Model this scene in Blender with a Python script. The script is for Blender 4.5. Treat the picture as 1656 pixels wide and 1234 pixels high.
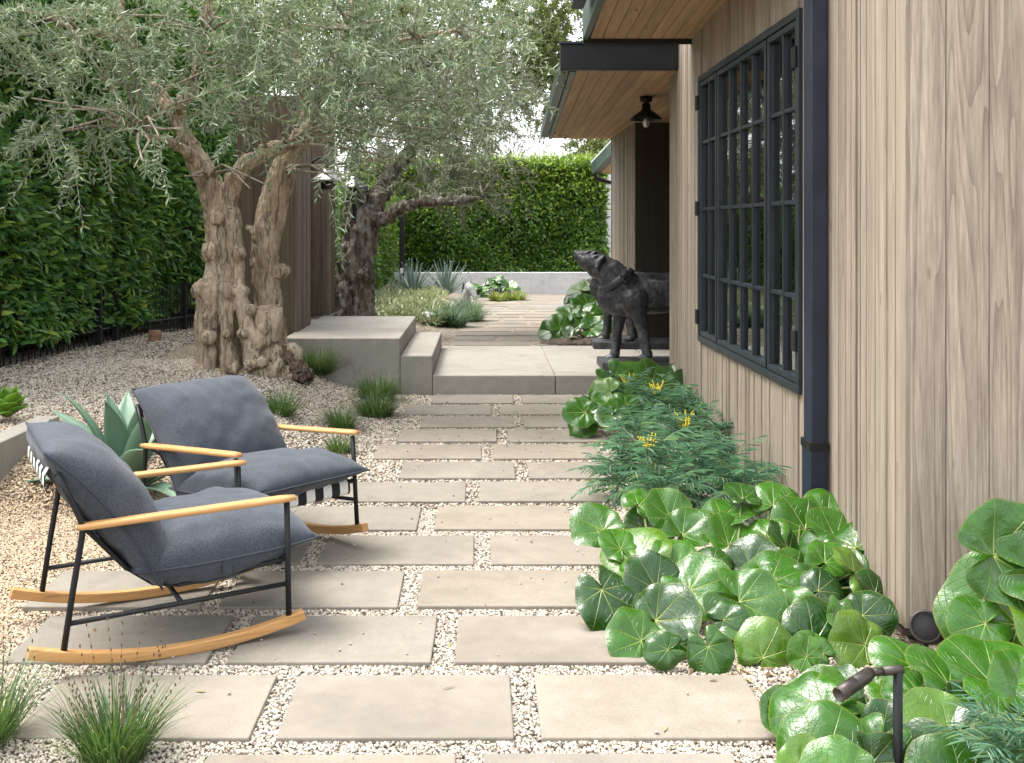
import bpy, bmesh, math, random
import numpy as np
from mathutils import Vector, Matrix, noise as mnoise

for o in list(bpy.data.objects):
    bpy.data.objects.remove(o)
random.seed(7)
rng = np.random.default_rng(7)
S = bpy.context.scene
C = S.collection
R = math.radians
PI = math.pi

# ------------------------------------------------------------------ camera, world, sun, exposure
F, H, CX, CY = 1750.0, 1.62, 780.0, 365.0          # focal length in photo pixels, eye height, vanishing point
cam = bpy.data.cameras.new('camera')
cam.sensor_width = 36.0
cam.lens = F / 1656 * 36
cam.shift_x = (828 - CX) / 1656
cam.shift_y = -(617 - CY) / 1656
cam.clip_start = 0.05
cam.clip_end = 500
camo = bpy.data.objects.new('camera', cam)
camo.location = (0, 0, H)
camo.rotation_euler = (R(90), 0, 0)
C.objects.link(camo)
S.camera = camo

SUN_DIR = Vector((-0.40, 0.10, 0.91)).normalized()   # towards the sun: high, over the tall hedge on the left
sun = bpy.data.lights.new('sun', 'SUN')
sun.energy = 0.5
sun.angle = R(24)
sun.color = (1.0, 0.94, 0.84)
suno = bpy.data.objects.new('sun', sun)
suno.rotation_euler = SUN_DIR.to_track_quat('Z', 'Y').to_euler()
C.objects.link(suno)

W = bpy.data.worlds.new('World')
S.world = W
W.use_nodes = True
nt = W.node_tree
bg = nt.nodes['Background']
sky = nt.nodes.new('ShaderNodeTexSky')
sky.sky_type = 'NISHITA'
sky.sun_disc = False
sky.sun_elevation = math.asin(SUN_DIR.z)
sky.sun_rotation = math.atan2(SUN_DIR.x, SUN_DIR.y)
sky.dust_density = 4.0
sky.air_density = 1.0
sky.ozone_density = 1.0
hs = nt.nodes.new('ShaderNodeHueSaturation')        # thin bright cloud: the blue is mostly washed out
hs.inputs['Saturation'].default_value = 0.25
hs.inputs['Value'].default_value = 1.0
nt.links.new(sky.outputs[0], hs.inputs['Color'])
nt.links.new(hs.outputs[0], bg.inputs['Color'])
bg.inputs['Strength'].default_value = 0.15

S.view_settings.view_transform = 'Standard'
S.view_settings.look = 'None'
S.view_settings.gamma = 1.0
S.view_settings.exposure = 2.2
S.cycles.max_bounces = 7
S.cycles.transparent_max_bounces = 8
S.cycles.use_denoising = True
S.cycles.use_adaptive_sampling = False
S.cycles.sample_clamp_indirect = 6


def P(x, y, Y):
    """photo pixel at depth Y metres -> point"""
    return Vector(((x - CX) * Y / F, Y, H - (y - CY) * Y / F))


def GY(y, z=0.0):
    return (H - z) * F / (y - CY)


def G(x, y, z=0.0):
    Y = GY(y, z)
    return Vector(((x - CX) * Y / F, Y, z))


# ------------------------------------------------------------------ materials
class M:
    def __init__(s, name):
        s.m = bpy.data.materials.new(name)
        s.m.use_nodes = True
        s.t = s.m.node_tree
        s.b = s.t.nodes['Principled BSDF']
        s.out = s.t.nodes['Material Output']

    def n(s, typ, props=None, **inp):
        nd = s.t.nodes.new('ShaderNode' + typ)
        for k, v in (props or {}).items():
            setattr(nd, k, v)
        for k, v in inp.items():
            key = k.replace('_', ' ')
            if k[0] == 'i' and k[1:].isdigit():
                key = int(k[1:])
            s.set(nd.inputs[key], v)
        return nd

    def set(s, sock, v):
        if isinstance(v, bpy.types.NodeSocket):
            s.t.links.new(v, sock)
        elif isinstance(v, (tuple, list)) and len(v) == 3 and sock.type == 'RGBA':
            sock.default_value = (*v, 1)
        else:
            sock.default_value = v

    def p(s, **kw):
        for k, v in kw.items():
            s.set(s.b.inputs[k.replace('_', ' ')], v)
        return s

    def ramp(s, fac, stops, interp='LINEAR'):
        nd = s.t.nodes.new('ShaderNodeValToRGB')
        cr = nd.color_ramp
        cr.interpolation = interp
        while len(cr.elements) < len(stops):
            cr.elements.new(0.5)
        for e, (p, c) in zip(cr.elements, stops):
            e.position = p
            e.color = (*c, 1) if len(c) == 3 else c
        s.set(nd.inputs[0], fac)
        return nd.outputs[0]

    def mix(s, fac, a, b, mode='MIX'):
        nd = s.t.nodes.new('ShaderNodeMix')
        nd.data_type = 'RGBA'
        nd.blend_type = mode
        s.set(nd.inputs[0], fac)
        s.set(nd.inputs[6], a)
        s.set(nd.inputs[7], b)
        return nd.outputs[2]

    def math(s, op, a, b=0.0, c=0.0, clamp=False):
        nd = s.t.nodes.new('ShaderNodeMath')
        nd.operation = op
        nd.use_clamp = clamp
        s.set(nd.inputs[0], a)
        s.set(nd.inputs[1], b)
        s.set(nd.inputs[2], c)
        return nd.outputs[0]

    def coord(s, kind='Object', scale=(1, 1, 1), loc=(0, 0, 0)):
        tc = s.n('TexCoord')
        mp = s.n('Mapping', None, Vector=tc.outputs[kind], Scale=scale, Location=loc)
        return mp.outputs[0]

    def noise(s, vec, scale=5.0, detail=4.0, rough=0.5, dist=0.0):
        return s.n('TexNoise', None, Vector=vec, Scale=scale, Detail=detail, Roughness=rough, Distortion=dist).outputs[0]

    def bump(s, h, strength=0.3, dist=0.01):
        nd = s.n('Bump', None, Height=h, Strength=strength, Distance=dist)
        s.set(s.b.inputs['Normal'], nd.outputs[0])
        return nd

    def isl(s):
        return s.n('NewGeometry').outputs['Random Per Island']

    def objrand(s):
        return s.n('ObjectInfo').outputs['Random']


def leaf_mat(name, stops, rough=0.4, trans=0.3, tcol=(0.25, 0.35, 0.05), back=None, spec=0.5, coat=0.0):
    m = M(name)
    col = m.ramp(m.isl(), stops)
    nz = m.noise(m.coord('Object'), 1.3, 2)
    col = m.mix(1.0, col, m.ramp(nz, [(0.3, (0.75, 0.8, 0.75)), (0.7, (1.15, 1.1, 1.0))]), 'MULTIPLY')
    if back:
        g = m.n('NewGeometry')
        col = m.mix(g.outputs['Backfacing'], col, back)
    m.p(Base_Color=col, Roughness=rough, Specular_IOR_Level=spec, Coat_Weight=coat)
    tr = m.n('BsdfTranslucent', None, Color=m.mix(0.5, col, tcol))
    mx = m.n('MixShader', None, Fac=trans, i1=m.b.outputs[0], i2=tr.outputs[0])
    m.t.links.new(mx.outputs[0], m.out.inputs[0])
    return m.m


def wood_mat(name, stops, grain=1.0, rough=0.7, axis='z', dark=(0.05, 0.035, 0.02), bump=0.35, knots=True):
    m = M(name)
    sc = {'z': (1, 1, 0.05), 'x': (0.05, 1, 1), 'y': (1, 0.05, 1)}[axis]
    rnd = m.isl()
    tc = m.n('TexCoord').outputs['Object']
    off = m.n('VectorMath', {'operation': 'SCALE'}, i0=(7.3, 5.1, 3.7), Scale=m.math('MULTIPLY', rnd, 13.0)).outputs[0]
    vec = m.n('VectorMath', {'operation': 'ADD'}, i0=tc, i1=off).outputs[0]
    mp = m.n('Mapping', None, Vector=vec, Scale=sc).outputs[0]
    n1 = m.noise(mp, 14, 5, 0.6, 0.6)
    # growth rings: bands of a warped coordinate
    ring = m.math('FRACT', m.math('MULTIPLY', m.noise(mp, 5, 2, 0.4, 0.3), 16.0))
    ring = m.math('POWER', ring, 2.5)
    fine = m.noise(mp, 95, 5, 0.7)
    base = m.ramp(rnd, stops)
    c = m.mix(m.math('MULTIPLY', ring, 0.38 * grain), base, dark)
    c = m.mix(1.0, c, m.ramp(n1, [(0.28, (0.72, 0.70, 0.68)), (0.72, (1.16, 1.14, 1.10))]), 'MULTIPLY')
    c = m.mix(0.55 * grain, c, m.ramp(fine, [(0.32, (0.48, 0.46, 0.44)), (0.60, (1.15, 1.15, 1.15))]), 'MULTIPLY')
    if knots:
        ks = {'z': (4.2, 4.2, 1.6), 'x': (1.6, 4.2, 4.2), 'y': (4.2, 1.6, 4.2)}[axis]
        kv = m.n('Mapping', None, Vector=vec, Scale=ks).outputs[0]
        vo = m.n('TexVoronoi', None, Vector=kv, Scale=1.0, Randomness=1.0).outputs[0]
        k = m.ramp(vo, [(0.03, (1, 1, 1)), (0.075, (0, 0, 0))])
        c = m.mix(m.math('MULTIPLY', k, 0.7), c, (0.07, 0.045, 0.025))
    m.p(Base_Color=c, Roughness=rough, Specular_IOR_Level=0.25)
    hgt = m.math('ADD', m.math('MULTIPLY', ring, -0.5), m.math('MULTIPLY', fine, 0.6))
    m.bump(hgt, bump, 0.004)
    return m.m


def plain(name, col, rough=0.5, metal=0.0, var=0.12, scale=6, bump=0.0, bscale=60, spec=0.5):
    m = M(name)
    v = m.coord('Object')
    nz = m.noise(v, scale, 4, 0.55)
    lo = tuple(c * (1 - var) for c in col)
    hi = tuple(min(1, c * (1 + var)) for c in col)
    m.p(Base_Color=m.ramp(nz, [(0.3, lo), (0.7, hi)]), Metallic=metal, Specular_IOR_Level=spec,
        Roughness=m.ramp(nz, [(0.3, (rough * .85,) * 3), (0.7, (min(1, rough * 1.15),) * 3)]))
    if bump:
        m.bump(m.noise(v, bscale, 3), bump, 0.003)
    return m.m


def concrete_mat(name, c1, c2, c3, speck=0.25, scale=1.6, tint=True):
    m = M(name)
    tc = m.n('TexCoord').outputs['Object']
    off = m.n('VectorMath', {'operation': 'SCALE'}, i0=(9.3, 4.1, 2.7), Scale=m.math('MULTIPLY', m.objrand(), 11.0)).outputs[0]
    v = m.n('VectorMath', {'operation': 'ADD'}, i0=tc, i1=off).outputs[0]
    big = m.noise(v, scale, 5, 0.6, 0.4)
    med = m.noise(v, 11, 4, 0.6)
    fine = m.noise(v, 260, 2, 0.6)
    c = m.ramp(big, [(0.28, c1), (0.5, c2), (0.74, c3)])
    c = m.mix(0.5, c, m.ramp(med, [(0.3, (0.82, 0.82, 0.82)), (0.7, (1.12, 1.12, 1.12))]), 'MULTIPLY')
    c = m.mix(speck * 2, c, m.ramp(fine, [(0.32, (0.70, 0.69, 0.67)), (0.6, (1.12, 1.12, 1.12))]), 'MULTIPLY')
    st1 = m.ramp(m.noise(v, 3.3, 6, 0.72, 0.8), [(0.56, (0, 0, 0)), (0.70, (1, 1, 1))])
    c = m.mix(m.math('MULTIPLY', st1, 0.30), c, (0.12, 0.10, 0.08))
    sp1 = m.ramp(m.n('TexVoronoi', None, Vector=v, Scale=9.0).outputs[0], [(0.03, (1, 1, 1)), (0.05, (0, 0, 0))])
    c = m.mix(m.math('MULTIPLY', sp1, 0.5), c, (0.10, 0.085, 0.07))
    if tint:
        c = m.mix(1.0, c, m.ramp(m.objrand(), [(0.0, (0.95, 0.96, 0.965)), (0.5, (1.0, 0.995, 0.98)), (1.0, (1.06, 1.02, 0.97))]), 'MULTIPLY')
    m.p(Base_Color=c, Roughness=0.85, Specular_IOR_Level=0.25)
    m.bump(m.math('ADD', m.math('MULTIPLY', fine, 0.5), m.math('MULTIPLY', med, 0.7)), 0.22, 0.003)
    return m.m


PEB = [(0.0, (0.055, 0.046, 0.038)), (0.13, (0.13, 0.108, 0.084)), (0.25, (0.29, 0.248, 0.195)), (0.42, (0.43, 0.375, 0.298)),
       (0.62, (0.52, 0.465, 0.378)), (0.8, (0.33, 0.288, 0.24)), (0.9, (0.61, 0.56, 0.48)), (1.0, (0.25, 0.198, 0.145))]


def pebble_mat():
    m = M('pebbles')
    rnd = m.isl()
    c = m.ramp(rnd, PEB)
    g = m.n('NewGeometry').outputs['Position']
    sx = m.n('SeparateXYZ', None, Vector=g)
    dgm = m.math('MULTIPLY', m.ramp(sx.outputs[0], [(0.0, (1, 1, 1)), (1.0, (0, 0, 0))]), 1.0)
    mr = m.n('MapRange', None, Value=sx.outputs[0], i1=-1.55, i2=-1.95, i3=0.0, i4=1.0).outputs[0]
    my = m.n('MapRange', None, Value=sx.outputs[1], i1=8.0, i2=6.4, i3=0.0, i4=1.0).outputs[0]
    c = m.mix(m.math('MULTIPLY', m.math('MULTIPLY', mr, my), 0.7), c, m.mix(1.0, c, (1.08, 0.90, 0.68), 'MULTIPLY'))
    m.p(Base_Color=c, Roughness=0.75, Specular_IOR_Level=0.3)
    return m.m


def ground_mat():
    m = M('gravel_ground')
    v = m.n('NewGeometry').outputs['Position']
    vo = m.n('TexVoronoi', None, Vector=v, Scale=62.0)
    r = m.n('SeparateColor', None, Color=vo.outputs['Color']).outputs[0]
    c = m.ramp(r, PEB)
    c = m.mix(1.0, c, m.ramp(vo.outputs['Distance'], [(0.3, (1, 1, 1)), (0.8, (0.45, 0.42, 0.38))]), 'MULTIPLY')
    sx = m.n('SeparateXYZ', None, Vector=v)
    mr = m.n('MapRange', None, Value=sx.outputs[0], i1=-1.55, i2=-1.95, i3=0.0, i4=1.0).outputs[0]
    my = m.n('MapRange', None, Value=sx.outputs[1], i1=8.0, i2=6.4, i3=0.0, i4=1.0).outputs[0]
    c = m.mix(m.math('MULTIPLY', m.math('MULTIPLY', mr, my), 0.7), c, m.mix(1.0, c, (1.08, 0.90, 0.68), 'MULTIPLY'))
    big = m.noise(v, 1.1, 4)
    c = m.mix(1.0, c, m.ramp(big, [(0.3, (0.84, 0.82, 0.78)), (0.7, (1.08, 1.06, 1.02))]), 'MULTIPLY')
    # leaf litter and bare soil beside the house
    ex = m.n('MapRange', None, Value=sx.outputs[0], i1=0.95, i2=1.35, i3=0.0, i4=1.0).outputs[0]
    pt = m.ramp(m.noise(v, 3.2, 5, 0.65), [(0.42, (0, 0, 0)), (0.6, (1, 1, 1))])
    c = m.mix(m.math('MULTIPLY', m.math('MULTIPLY', ex, pt), 0.8), c, (0.10, 0.065, 0.04))
    m.p(Base_Color=c, Roughness=0.9, Specular_IOR_Level=0.2)
    m.bump(m.math('SUBTRACT', 1.0, vo.outputs['Distance']), 0.9, 0.012)
    return m.m


def fabric_mat():
    m = M('boucle_fabric')
    v = m.coord('Object')
    vo = m.n('TexVoronoi', {'feature': 'SMOOTH_F1'}, Vector=v, Scale=330.0).outputs[0]
    n = m.noise(v, 240, 3, 0.7)
    h = m.math('ADD', m.math('MULTIPLY', vo, -0.7), n)
    c = m.ramp(h, [(0.0, (0.030, 0.036, 0.044)), (0.6, (0.093, 0.107, 0.128))])
    c = m.mix(0.6, c, m.ramp(m.noise(v, 7, 3), [(0.3, (0.82, 0.82, 0.82)), (0.7, (1.15, 1.15, 1.15))]), 'MULTIPLY')
    m.p(Base_Color=c, Roughness=0.95, Sheen_Weight=0.15, Sheen_Roughness=0.5, Specular_IOR_Level=0.15)
    m.bump(h, 0.5, 0.003)
    return m.m


def webbing_mat():
    m = M('striped_webbing')
    s = m.n('SeparateXYZ', None, Vector=m.n('TexCoord').outputs['Object'])
    f = m.math('FRACT', m.math('ADD', m.math('MULTIPLY', s.outputs[1], 1 / 0.106), 0.25))
    st = m.math('GREATER_THAN', f, 0.5)
    weave = m.noise(m.coord('Object'), 240, 2)
    c = m.mix(st, (0.012, 0.012, 0.013), (0.72, 0.71, 0.68))
    m.p(Base_Color=c, Roughness=0.85)
    m.bump(weave, 0.4, 0.002)
    return m.m


def bark_mat(name, stops, bump=0.7, mossy=0.0):
    m = M(name)
    v = m.coord('Object', (1, 1, 0.45))
    n1 = m.noise(v, 5.5, 6, 0.62, 0.5)
    n2 = m.noise(m.coord('Object', (1, 1, 0.22)), 42, 5, 0.7, 0.4)
    c = m.ramp(n1, stops)
    c = m.mix(0.7, c, m.ramp(n2, [(0.34, (0.45, 0.43, 0.41)), (0.56, (1.1, 1.1, 1.1))]), 'MULTIPLY')
    pit = m.n('TexVoronoi', None, Vector=m.coord('Object'), Scale=55.0).outputs[0]
    pm = m.math('MULTIPLY', m.ramp(pit, [(0.16, (1, 1, 1)), (0.34, (0, 0, 0))]), m.ramp(m.noise(m.coord('Object'), 3, 3), [(0.5, (0, 0, 0)), (0.65, (1, 1, 1))]))
    c = m.mix(m.math('MULTIPLY', pm, 0.75), c, (0.03, 0.022, 0.016))
    fz = m.noise(m.coord('Object', (1, 1, 0.13)), 8.5, 5, 0.62, 0.7)
    fis = m.ramp(m.math('ABSOLUTE', m.math('SUBTRACT', fz, 0.5)), [(0.0, (1, 1, 1)), (0.022, (0, 0, 0))])
    c = m.mix(m.math('MULTIPLY', fis, 0.7), c, (0.035, 0.026, 0.018))
    if mossy:
        mo = m.ramp(m.noise(m.coord('Object', (1, 1, 0.6)), 9, 6, 0.7), [(0.48, (0, 0, 0)), (0.6, (1, 1, 1))])
        c = m.mix(m.math('MULTIPLY', mo, mossy), c, (0.34, 0.33, 0.30))
    m.p(Base_Color=c, Roughness=0.85, Specular_IOR_Level=0.25)
    m.bump(m.math('SUBTRACT', m.math('ADD', n1, m.math('MULTIPLY', n2, 0.5)), m.math('ADD', m.math('MULTIPLY', fis, 0.6), m.math('MULTIPLY', pm, 0.4))), bump, 0.02)
    return m.m


def bigleaf_mat(name, base, mid, vein, sat=1.0):
    m = M(name)
    uv = m.n('UVMap').outputs[0]
    s = m.n('SeparateXYZ', None, Vector=uv)
    u, v = s.outputs[0], s.outputs[1]
    n = 9.0
    d = m.math('ABSOLUTE', m.math('SUBTRACT', m.math('FRACT', m.math('MULTIPLY', u, n)), 0.5))       # 0 on a vein
    dist = m.math('MULTIPLY', m.math('MULTIPLY', d, 6.283 / n), v)
    w = m.math('MULTIPLY_ADD', v, -0.017, 0.022)
    main = m.math('SUBTRACT', 1.0, m.math('DIVIDE', dist, w), clamp=True)
    # side veins: slanting off the main ones towards the rim
    q = m.math('FRACT', m.math('MULTIPLY', m.math('SUBTRACT', m.math('MULTIPLY', v, v), m.math('MULTIPLY', dist, 1.1)), 6.0))
    side = m.ramp(m.math('ABSOLUTE', m.math('SUBTRACT', q, 0.5)), [(0.0, (1, 1, 1)), (0.055, (0, 0, 0))])
    side = m.math('MULTIPLY', side, m.ramp(v, [(0.35, (0, 0, 0)), (0.55, (1, 1, 1))]))
    rnd = m.isl()
    oc = m.coord('Object')
    nz = m.noise(oc, 17, 5, 0.65, 0.5)
    c = m.mix(rnd, base, mid)
    c = m.mix(m.ramp(rnd, [(0.91, (0, 0, 0)), (0.97, (0.55, 0.55, 0.55))]), c, (0.12, 0.19, 0.02))
    c = m.mix(1.0, c, m.ramp(nz, [(0.3, (0.70, 0.74, 0.70)), (0.7, (1.2, 1.16, 1.05))]), 'MULTIPLY')
    c = m.mix(m.math('MULTIPLY', side, 0.12), c, vein)
    c = m.mix(m.math('MULTIPLY', main, m.math('MULTIPLY_ADD', v, -0.45, 0.92)), c, vein)
    # yellowed rims and a few blemishes
    rim = m.math('MULTIPLY', m.ramp(v, [(0.955, (0, 0, 0)), (1.0, (1, 1, 1))]), 0.55)
    c = m.mix(rim, c, (0.16, 0.17, 0.04))
    sp = m.math('MULTIPLY', m.ramp(m.noise(oc, 31, 4, 0.7), [(0.66, (0, 0, 0)), (0.74, (1, 1, 1))]), 0.5)
    c = m.mix(sp, c, (0.16, 0.14, 0.05))
    g = m.n('NewGeometry')
    c = m.mix(g.outputs['Backfacing'], c, (0.09, 0.15, 0.05))
    m.p(Base_Color=c, Roughness=m.ramp(nz, [(0.3, (0.13,) * 3), (0.7, (0.24,) * 3)]), Specular_IOR_Level=0.6, Coat_Weight=0.05, Coat_Roughness=0.12)
    hgt = m.math('ADD', m.math('MULTIPLY', main, -1.0), m.math('ADD', m.math('MULTIPLY', nz, 0.9), m.math('MULTIPLY', side, -0.35)))
    m.bump(hgt, 0.55, 0.011)
    tr = m.n('BsdfTranslucent', None, Color=m.mix(0.4, c, (0.2, 0.32, 0.04)))
    mx = m.n('MixShader', None, Fac=0.16, i1=m.b.outputs[0], i2=tr.outputs[0])
    m.t.links.new(mx.outputs[0], m.out.inputs[0])
    return m.m


def glass_mat():
    m = M('window_glass')
    gl = m.n('BsdfGlossy', None, Color=(0.92, 0.96, 0.95), Roughness=0.01)
    tr = m.n('BsdfTransparent', None, Color=(0.55, 0.60, 0.58))
    fr = m.n('Fresnel', None, IOR=2.9)
    mx = m.n('MixShader', None, Fac=fr.outputs[0], i1=tr.outputs[0], i2=gl.outputs[0])
    m.t.links.new(mx.outputs[0], m.out.inputs[0])
    return m.m


def bronze_mat():
    m = M('bronze_patina')
    v = m.coord('Object')
    n = m.noise(v, 7, 6, 0.65, 0.6)
    n2 = m.noise(v, 42, 5, 0.7)
    c = m.ramp(n, [(0.30, (0.012, 0.013, 0.015)), (0.52, (0.050, 0.052, 0.056)), (0.74, (0.155, 0.157, 0.163))])
    c = m.mix(0.6, c, m.ramp(n2, [(0.3, (0.6, 0.6, 0.6)), (0.65, (1.15, 1.15, 1.15))]), 'MULTIPLY')
    m.p(Base_Color=c, Roughness=0.52, Metallic=0.25, Specular_IOR_Level=0.5)
    m.bump(m.math('ADD', n2, n), 0.4, 0.008)
    return m.m


MT = {}
MT['ground'] = ground_mat()
MT['pebble'] = pebble_mat()
MT['paver'] = concrete_mat('paver_concrete', (0.180, 0.160, 0.131), (0.225, 0.201, 0.166), (0.262, 0.235, 0.195), 0.34)
MT['concrete'] = concrete_mat('step_concrete', (0.235, 0.218, 0.188), (0.30, 0.280, 0.243), (0.355, 0.333, 0.295), 0.14, 0.9, False)
MT['pale_concrete'] = concrete_mat('pale_wall_concrete', (0.40, 0.40, 0.40), (0.50, 0.50, 0.50), (0.58, 0.58, 0.58), 0.1, 1.2, False)
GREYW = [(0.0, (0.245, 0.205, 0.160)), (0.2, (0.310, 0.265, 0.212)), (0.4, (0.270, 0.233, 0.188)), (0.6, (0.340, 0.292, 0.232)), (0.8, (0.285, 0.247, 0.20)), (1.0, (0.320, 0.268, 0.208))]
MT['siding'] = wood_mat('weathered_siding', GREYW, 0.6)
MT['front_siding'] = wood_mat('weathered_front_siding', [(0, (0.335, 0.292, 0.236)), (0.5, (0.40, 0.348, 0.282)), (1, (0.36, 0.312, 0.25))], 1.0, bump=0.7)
MT['gate_wood'] = wood_mat('gate_siding', [(0, (0.105, 0.083, 0.062)), (0.5, (0.145, 0.115, 0.087)), (1, (0.18, 0.145, 0.11))], 0.8)
MT['soffit'] = wood_mat('cedar_soffit', [(0, (0.40, 0.265, 0.155)), (0.5, (0.47, 0.315, 0.185)), (1, (0.43, 0.29, 0.175))], 0.35, axis='y', bump=0.1)
MT['dark_wood'] = wood_mat('dark_entry_wood', [(0, (0.030, 0.024, 0.020)), (1, (0.045, 0.036, 0.028))], 0.6)
MT['teak'] = wood_mat('teak', [(0, (0.50, 0.275, 0.105)), (1, (0.58, 0.34, 0.145))], 0.75, axis='x', rough=0.5, dark=(0.25, 0.11, 0.035), bump=0.2, knots=False)
MT['black_metal'] = plain('black_metal', (0.010, 0.011, 0.012), 0.5, 0.0, 0.2, spec=0.3)
MT['navy_metal'] = plain('navy_metal', (0.010, 0.015, 0.032), 0.45, 0.0, 0.2, bump=0.05)
MT['frame'] = plain('green_black_window_metal', (0.012, 0.020, 0.026), 0.45, 0.0, 0.15)
MT['green_metal'] = plain('aged_green_gutter', (0.035, 0.062, 0.050), 0.42, 0.1, 0.35, 3, bump=0.08)
MT['pale_metal'] = plain('pale_flashing', (0.45, 0.47, 0.45), 0.5, 0.1, 0.15)
MT['bronze_lamp'] = plain('lamp_bronze', (0.055, 0.046, 0.040), 0.42, 0.55, 0.3, 14)
MT['pewter'] = plain('aged_pewter', (0.24, 0.235, 0.225), 0.35, 0.8, 0.3, 20)
MT['bronze'] = bronze_mat()
MT['grille'] = plain('speaker_grille', (0.020, 0.020, 0.022), 0.6)
MT['glass'] = glass_mat()
MT['bulb'] = plain('clear_bulb', (0.75, 0.75, 0.72), 0.08, 0.0, 0.02)
MT['interior'] = plain('dim_interior', (0.055, 0.052, 0.048), 0.9)
MT['sticker'] = plain('white_sticker', (0.7, 0.7, 0.7), 0.6)
MT['fabric'] = fabric_mat()
MT['seam'] = plain('seam_piping', (0.030, 0.036, 0.047), 0.95)
MT['webbing'] = webbing_mat()
MT['bark'] = bark_mat('olive_bark', [(0.25, (0.17, 0.122, 0.082)), (0.45, (0.38, 0.300, 0.210)), (0.7, (0.52, 0.435, 0.325))])
MT['dark_bark'] = bark_mat('dark_bark', [(0.3, (0.035, 0.028, 0.022)), (0.55, (0.155, 0.124, 0.094)), (0.8, (0.30, 0.25, 0.19))], 1.0, 0.6)
MT['branch'] = bark_mat('branch_bark', [(0.3, (0.20, 0.17, 0.125)), (0.55, (0.34, 0.295, 0.22)), (0.8, (0.46, 0.41, 0.32))], 0.3)
MT['twig'] = plain('twig', (0.36, 0.33, 0.25), 0.8)
MT['olive'] = leaf_mat('olive_leaf', [(0, (0.060, 0.115, 0.055)), (0.35, (0.120, 0.190, 0.095)), (0.7, (0.21, 0.285, 0.155)), (1, (0.38, 0.44, 0.27))],
                       0.45, 0.22, (0.25, 0.32, 0.12), back=(0.30, 0.37, 0.24))
MT['olive2'] = leaf_mat('far_olive_leaf', [(0, (0.065, 0.088, 0.050)), (0.5, (0.125, 0.150, 0.085)), (1, (0.24, 0.265, 0.16))],
                        0.5, 0.22, (0.22, 0.26, 0.08), back=(0.19, 0.20, 0.14))
MT['hedge'] = leaf_mat('hedge_leaf', [(0, (0.040, 0.115, 0.032)), (0.45, (0.080, 0.205, 0.054)), (0.80, (0.14, 0.28, 0.062)), (0.92, (0.24, 0.38, 0.07)), (1, (0.35, 0.45, 0.09))],
                       0.42, 0.25, (0.22, 0.38, 0.04), spec=0.32)
MT['far_hedge'] = leaf_mat('far_hedge_leaf', [(0, (0.028, 0.080, 0.016)), (0.5, (0.068, 0.155, 0.024)), (0.85, (0.13, 0.25, 0.034)), (1, (0.24, 0.34, 0.05))],
                           0.34, 0.35, (0.30, 0.48, 0.04))
MT['sunlit_leaves'] = leaf_mat('sunlit_top_leaf', [(0, (0.12, 0.22, 0.025)), (0.6, (0.22, 0.34, 0.04)), (1, (0.36, 0.44, 0.08))], 0.4, 0.4, (0.4, 0.5, 0.05))  # sunlight on the far hedge's top, put into the leaf colour
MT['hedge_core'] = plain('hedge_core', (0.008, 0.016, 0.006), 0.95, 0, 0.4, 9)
MT['far_tree'] = leaf_mat('far_tree_leaf', [(0, (0.045, 0.070, 0.020)), (0.5, (0.085, 0.125, 0.035)), (1, (0.16, 0.20, 0.06))], 0.45, 0.4, (0.35, 0.42, 0.08))
MT['mahonia'] = leaf_mat('feathery_leaf', [(0, (0.055, 0.140, 0.105)), (0.5, (0.125, 0.260, 0.195)), (0.85, (0.21, 0.37, 0.25)), (1, (0.34, 0.43, 0.18))], 0.42, 0.40, (0.18, 0.40, 0.14))
MT['mahonia_lime'] = leaf_mat('lime_feathery_leaf', [(0, (0.06, 0.12, 0.03)), (0.5, (0.13, 0.20, 0.04)), (1, (0.27, 0.32, 0.07))], 0.42, 0.3, (0.3, 0.4, 0.05))
MT['yellow'] = plain('yellow_bloom', (0.70, 0.58, 0.04), 0.6)
MT['grass'] = leaf_mat('grass_blade', [(0, (0.028, 0.070, 0.022)), (0.6, (0.055, 0.125, 0.035)), (0.9, (0.11, 0.17, 0.05)), (1, (0.30, 0.27, 0.13))], 0.45, 0.3, (0.2, 0.35, 0.05))
MT['blue_grass'] = leaf_mat('blue_grass_blade', [(0, (0.045, 0.085, 0.055)), (0.6, (0.095, 0.150, 0.100)), (1, (0.19, 0.25, 0.15))], 0.45, 0.3, (0.2, 0.35, 0.1))
MT['lime_grass'] = leaf_mat('lime_grass_blade', [(0, (0.10, 0.15, 0.03)), (0.6, (0.18, 0.24, 0.05)), (1, (0.36, 0.34, 0.12))], 0.45, 0.35, (0.4, 0.45, 0.06))
MT['seed'] = plain('seed_head', (0.10, 0.065, 0.04), 0.8)
MT['pale_cover'] = leaf_mat('pale_variegated_leaf', [(0, (0.14, 0.22, 0.07)), (0.4, (0.36, 0.40, 0.22)), (1, (0.62, 0.62, 0.45))], 0.5, 0.25, (0.4, 0.45, 0.2))
MT['agave'] = leaf_mat('agave_leaf', [(0, (0.10, 0.185, 0.135)), (1, (0.17, 0.27, 0.19))], 0.45, 0.06, (0.2, 0.3, 0.1))
MT['blue_agave'] = leaf_mat('blue_agave_leaf', [(0, (0.13, 0.20, 0.18)), (1, (0.24, 0.31, 0.28))], 0.5, 0.05, (0.2, 0.3, 0.2))
MT['bigleaf'] = bigleaf_mat('glossy_round_leaf', (0.007, 0.044, 0.004), (0.042, 0.150, 0.007), (0.38, 0.46, 0.13))
MT['stalk'] = plain('leaf_stalk', (0.10, 0.13, 0.04), 0.5)
MT['lettuce'] = leaf_mat('bright_leaf', [(0, (0.10, 0.24, 0.02)), (1, (0.20, 0.36, 0.04))], 0.35, 0.3, (0.3, 0.5, 0.05))
MT['stone'] = plain('pale_stone', (0.27, 0.28, 0.27), 0.8, 0, 0.2, 9, 0.3)
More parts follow.
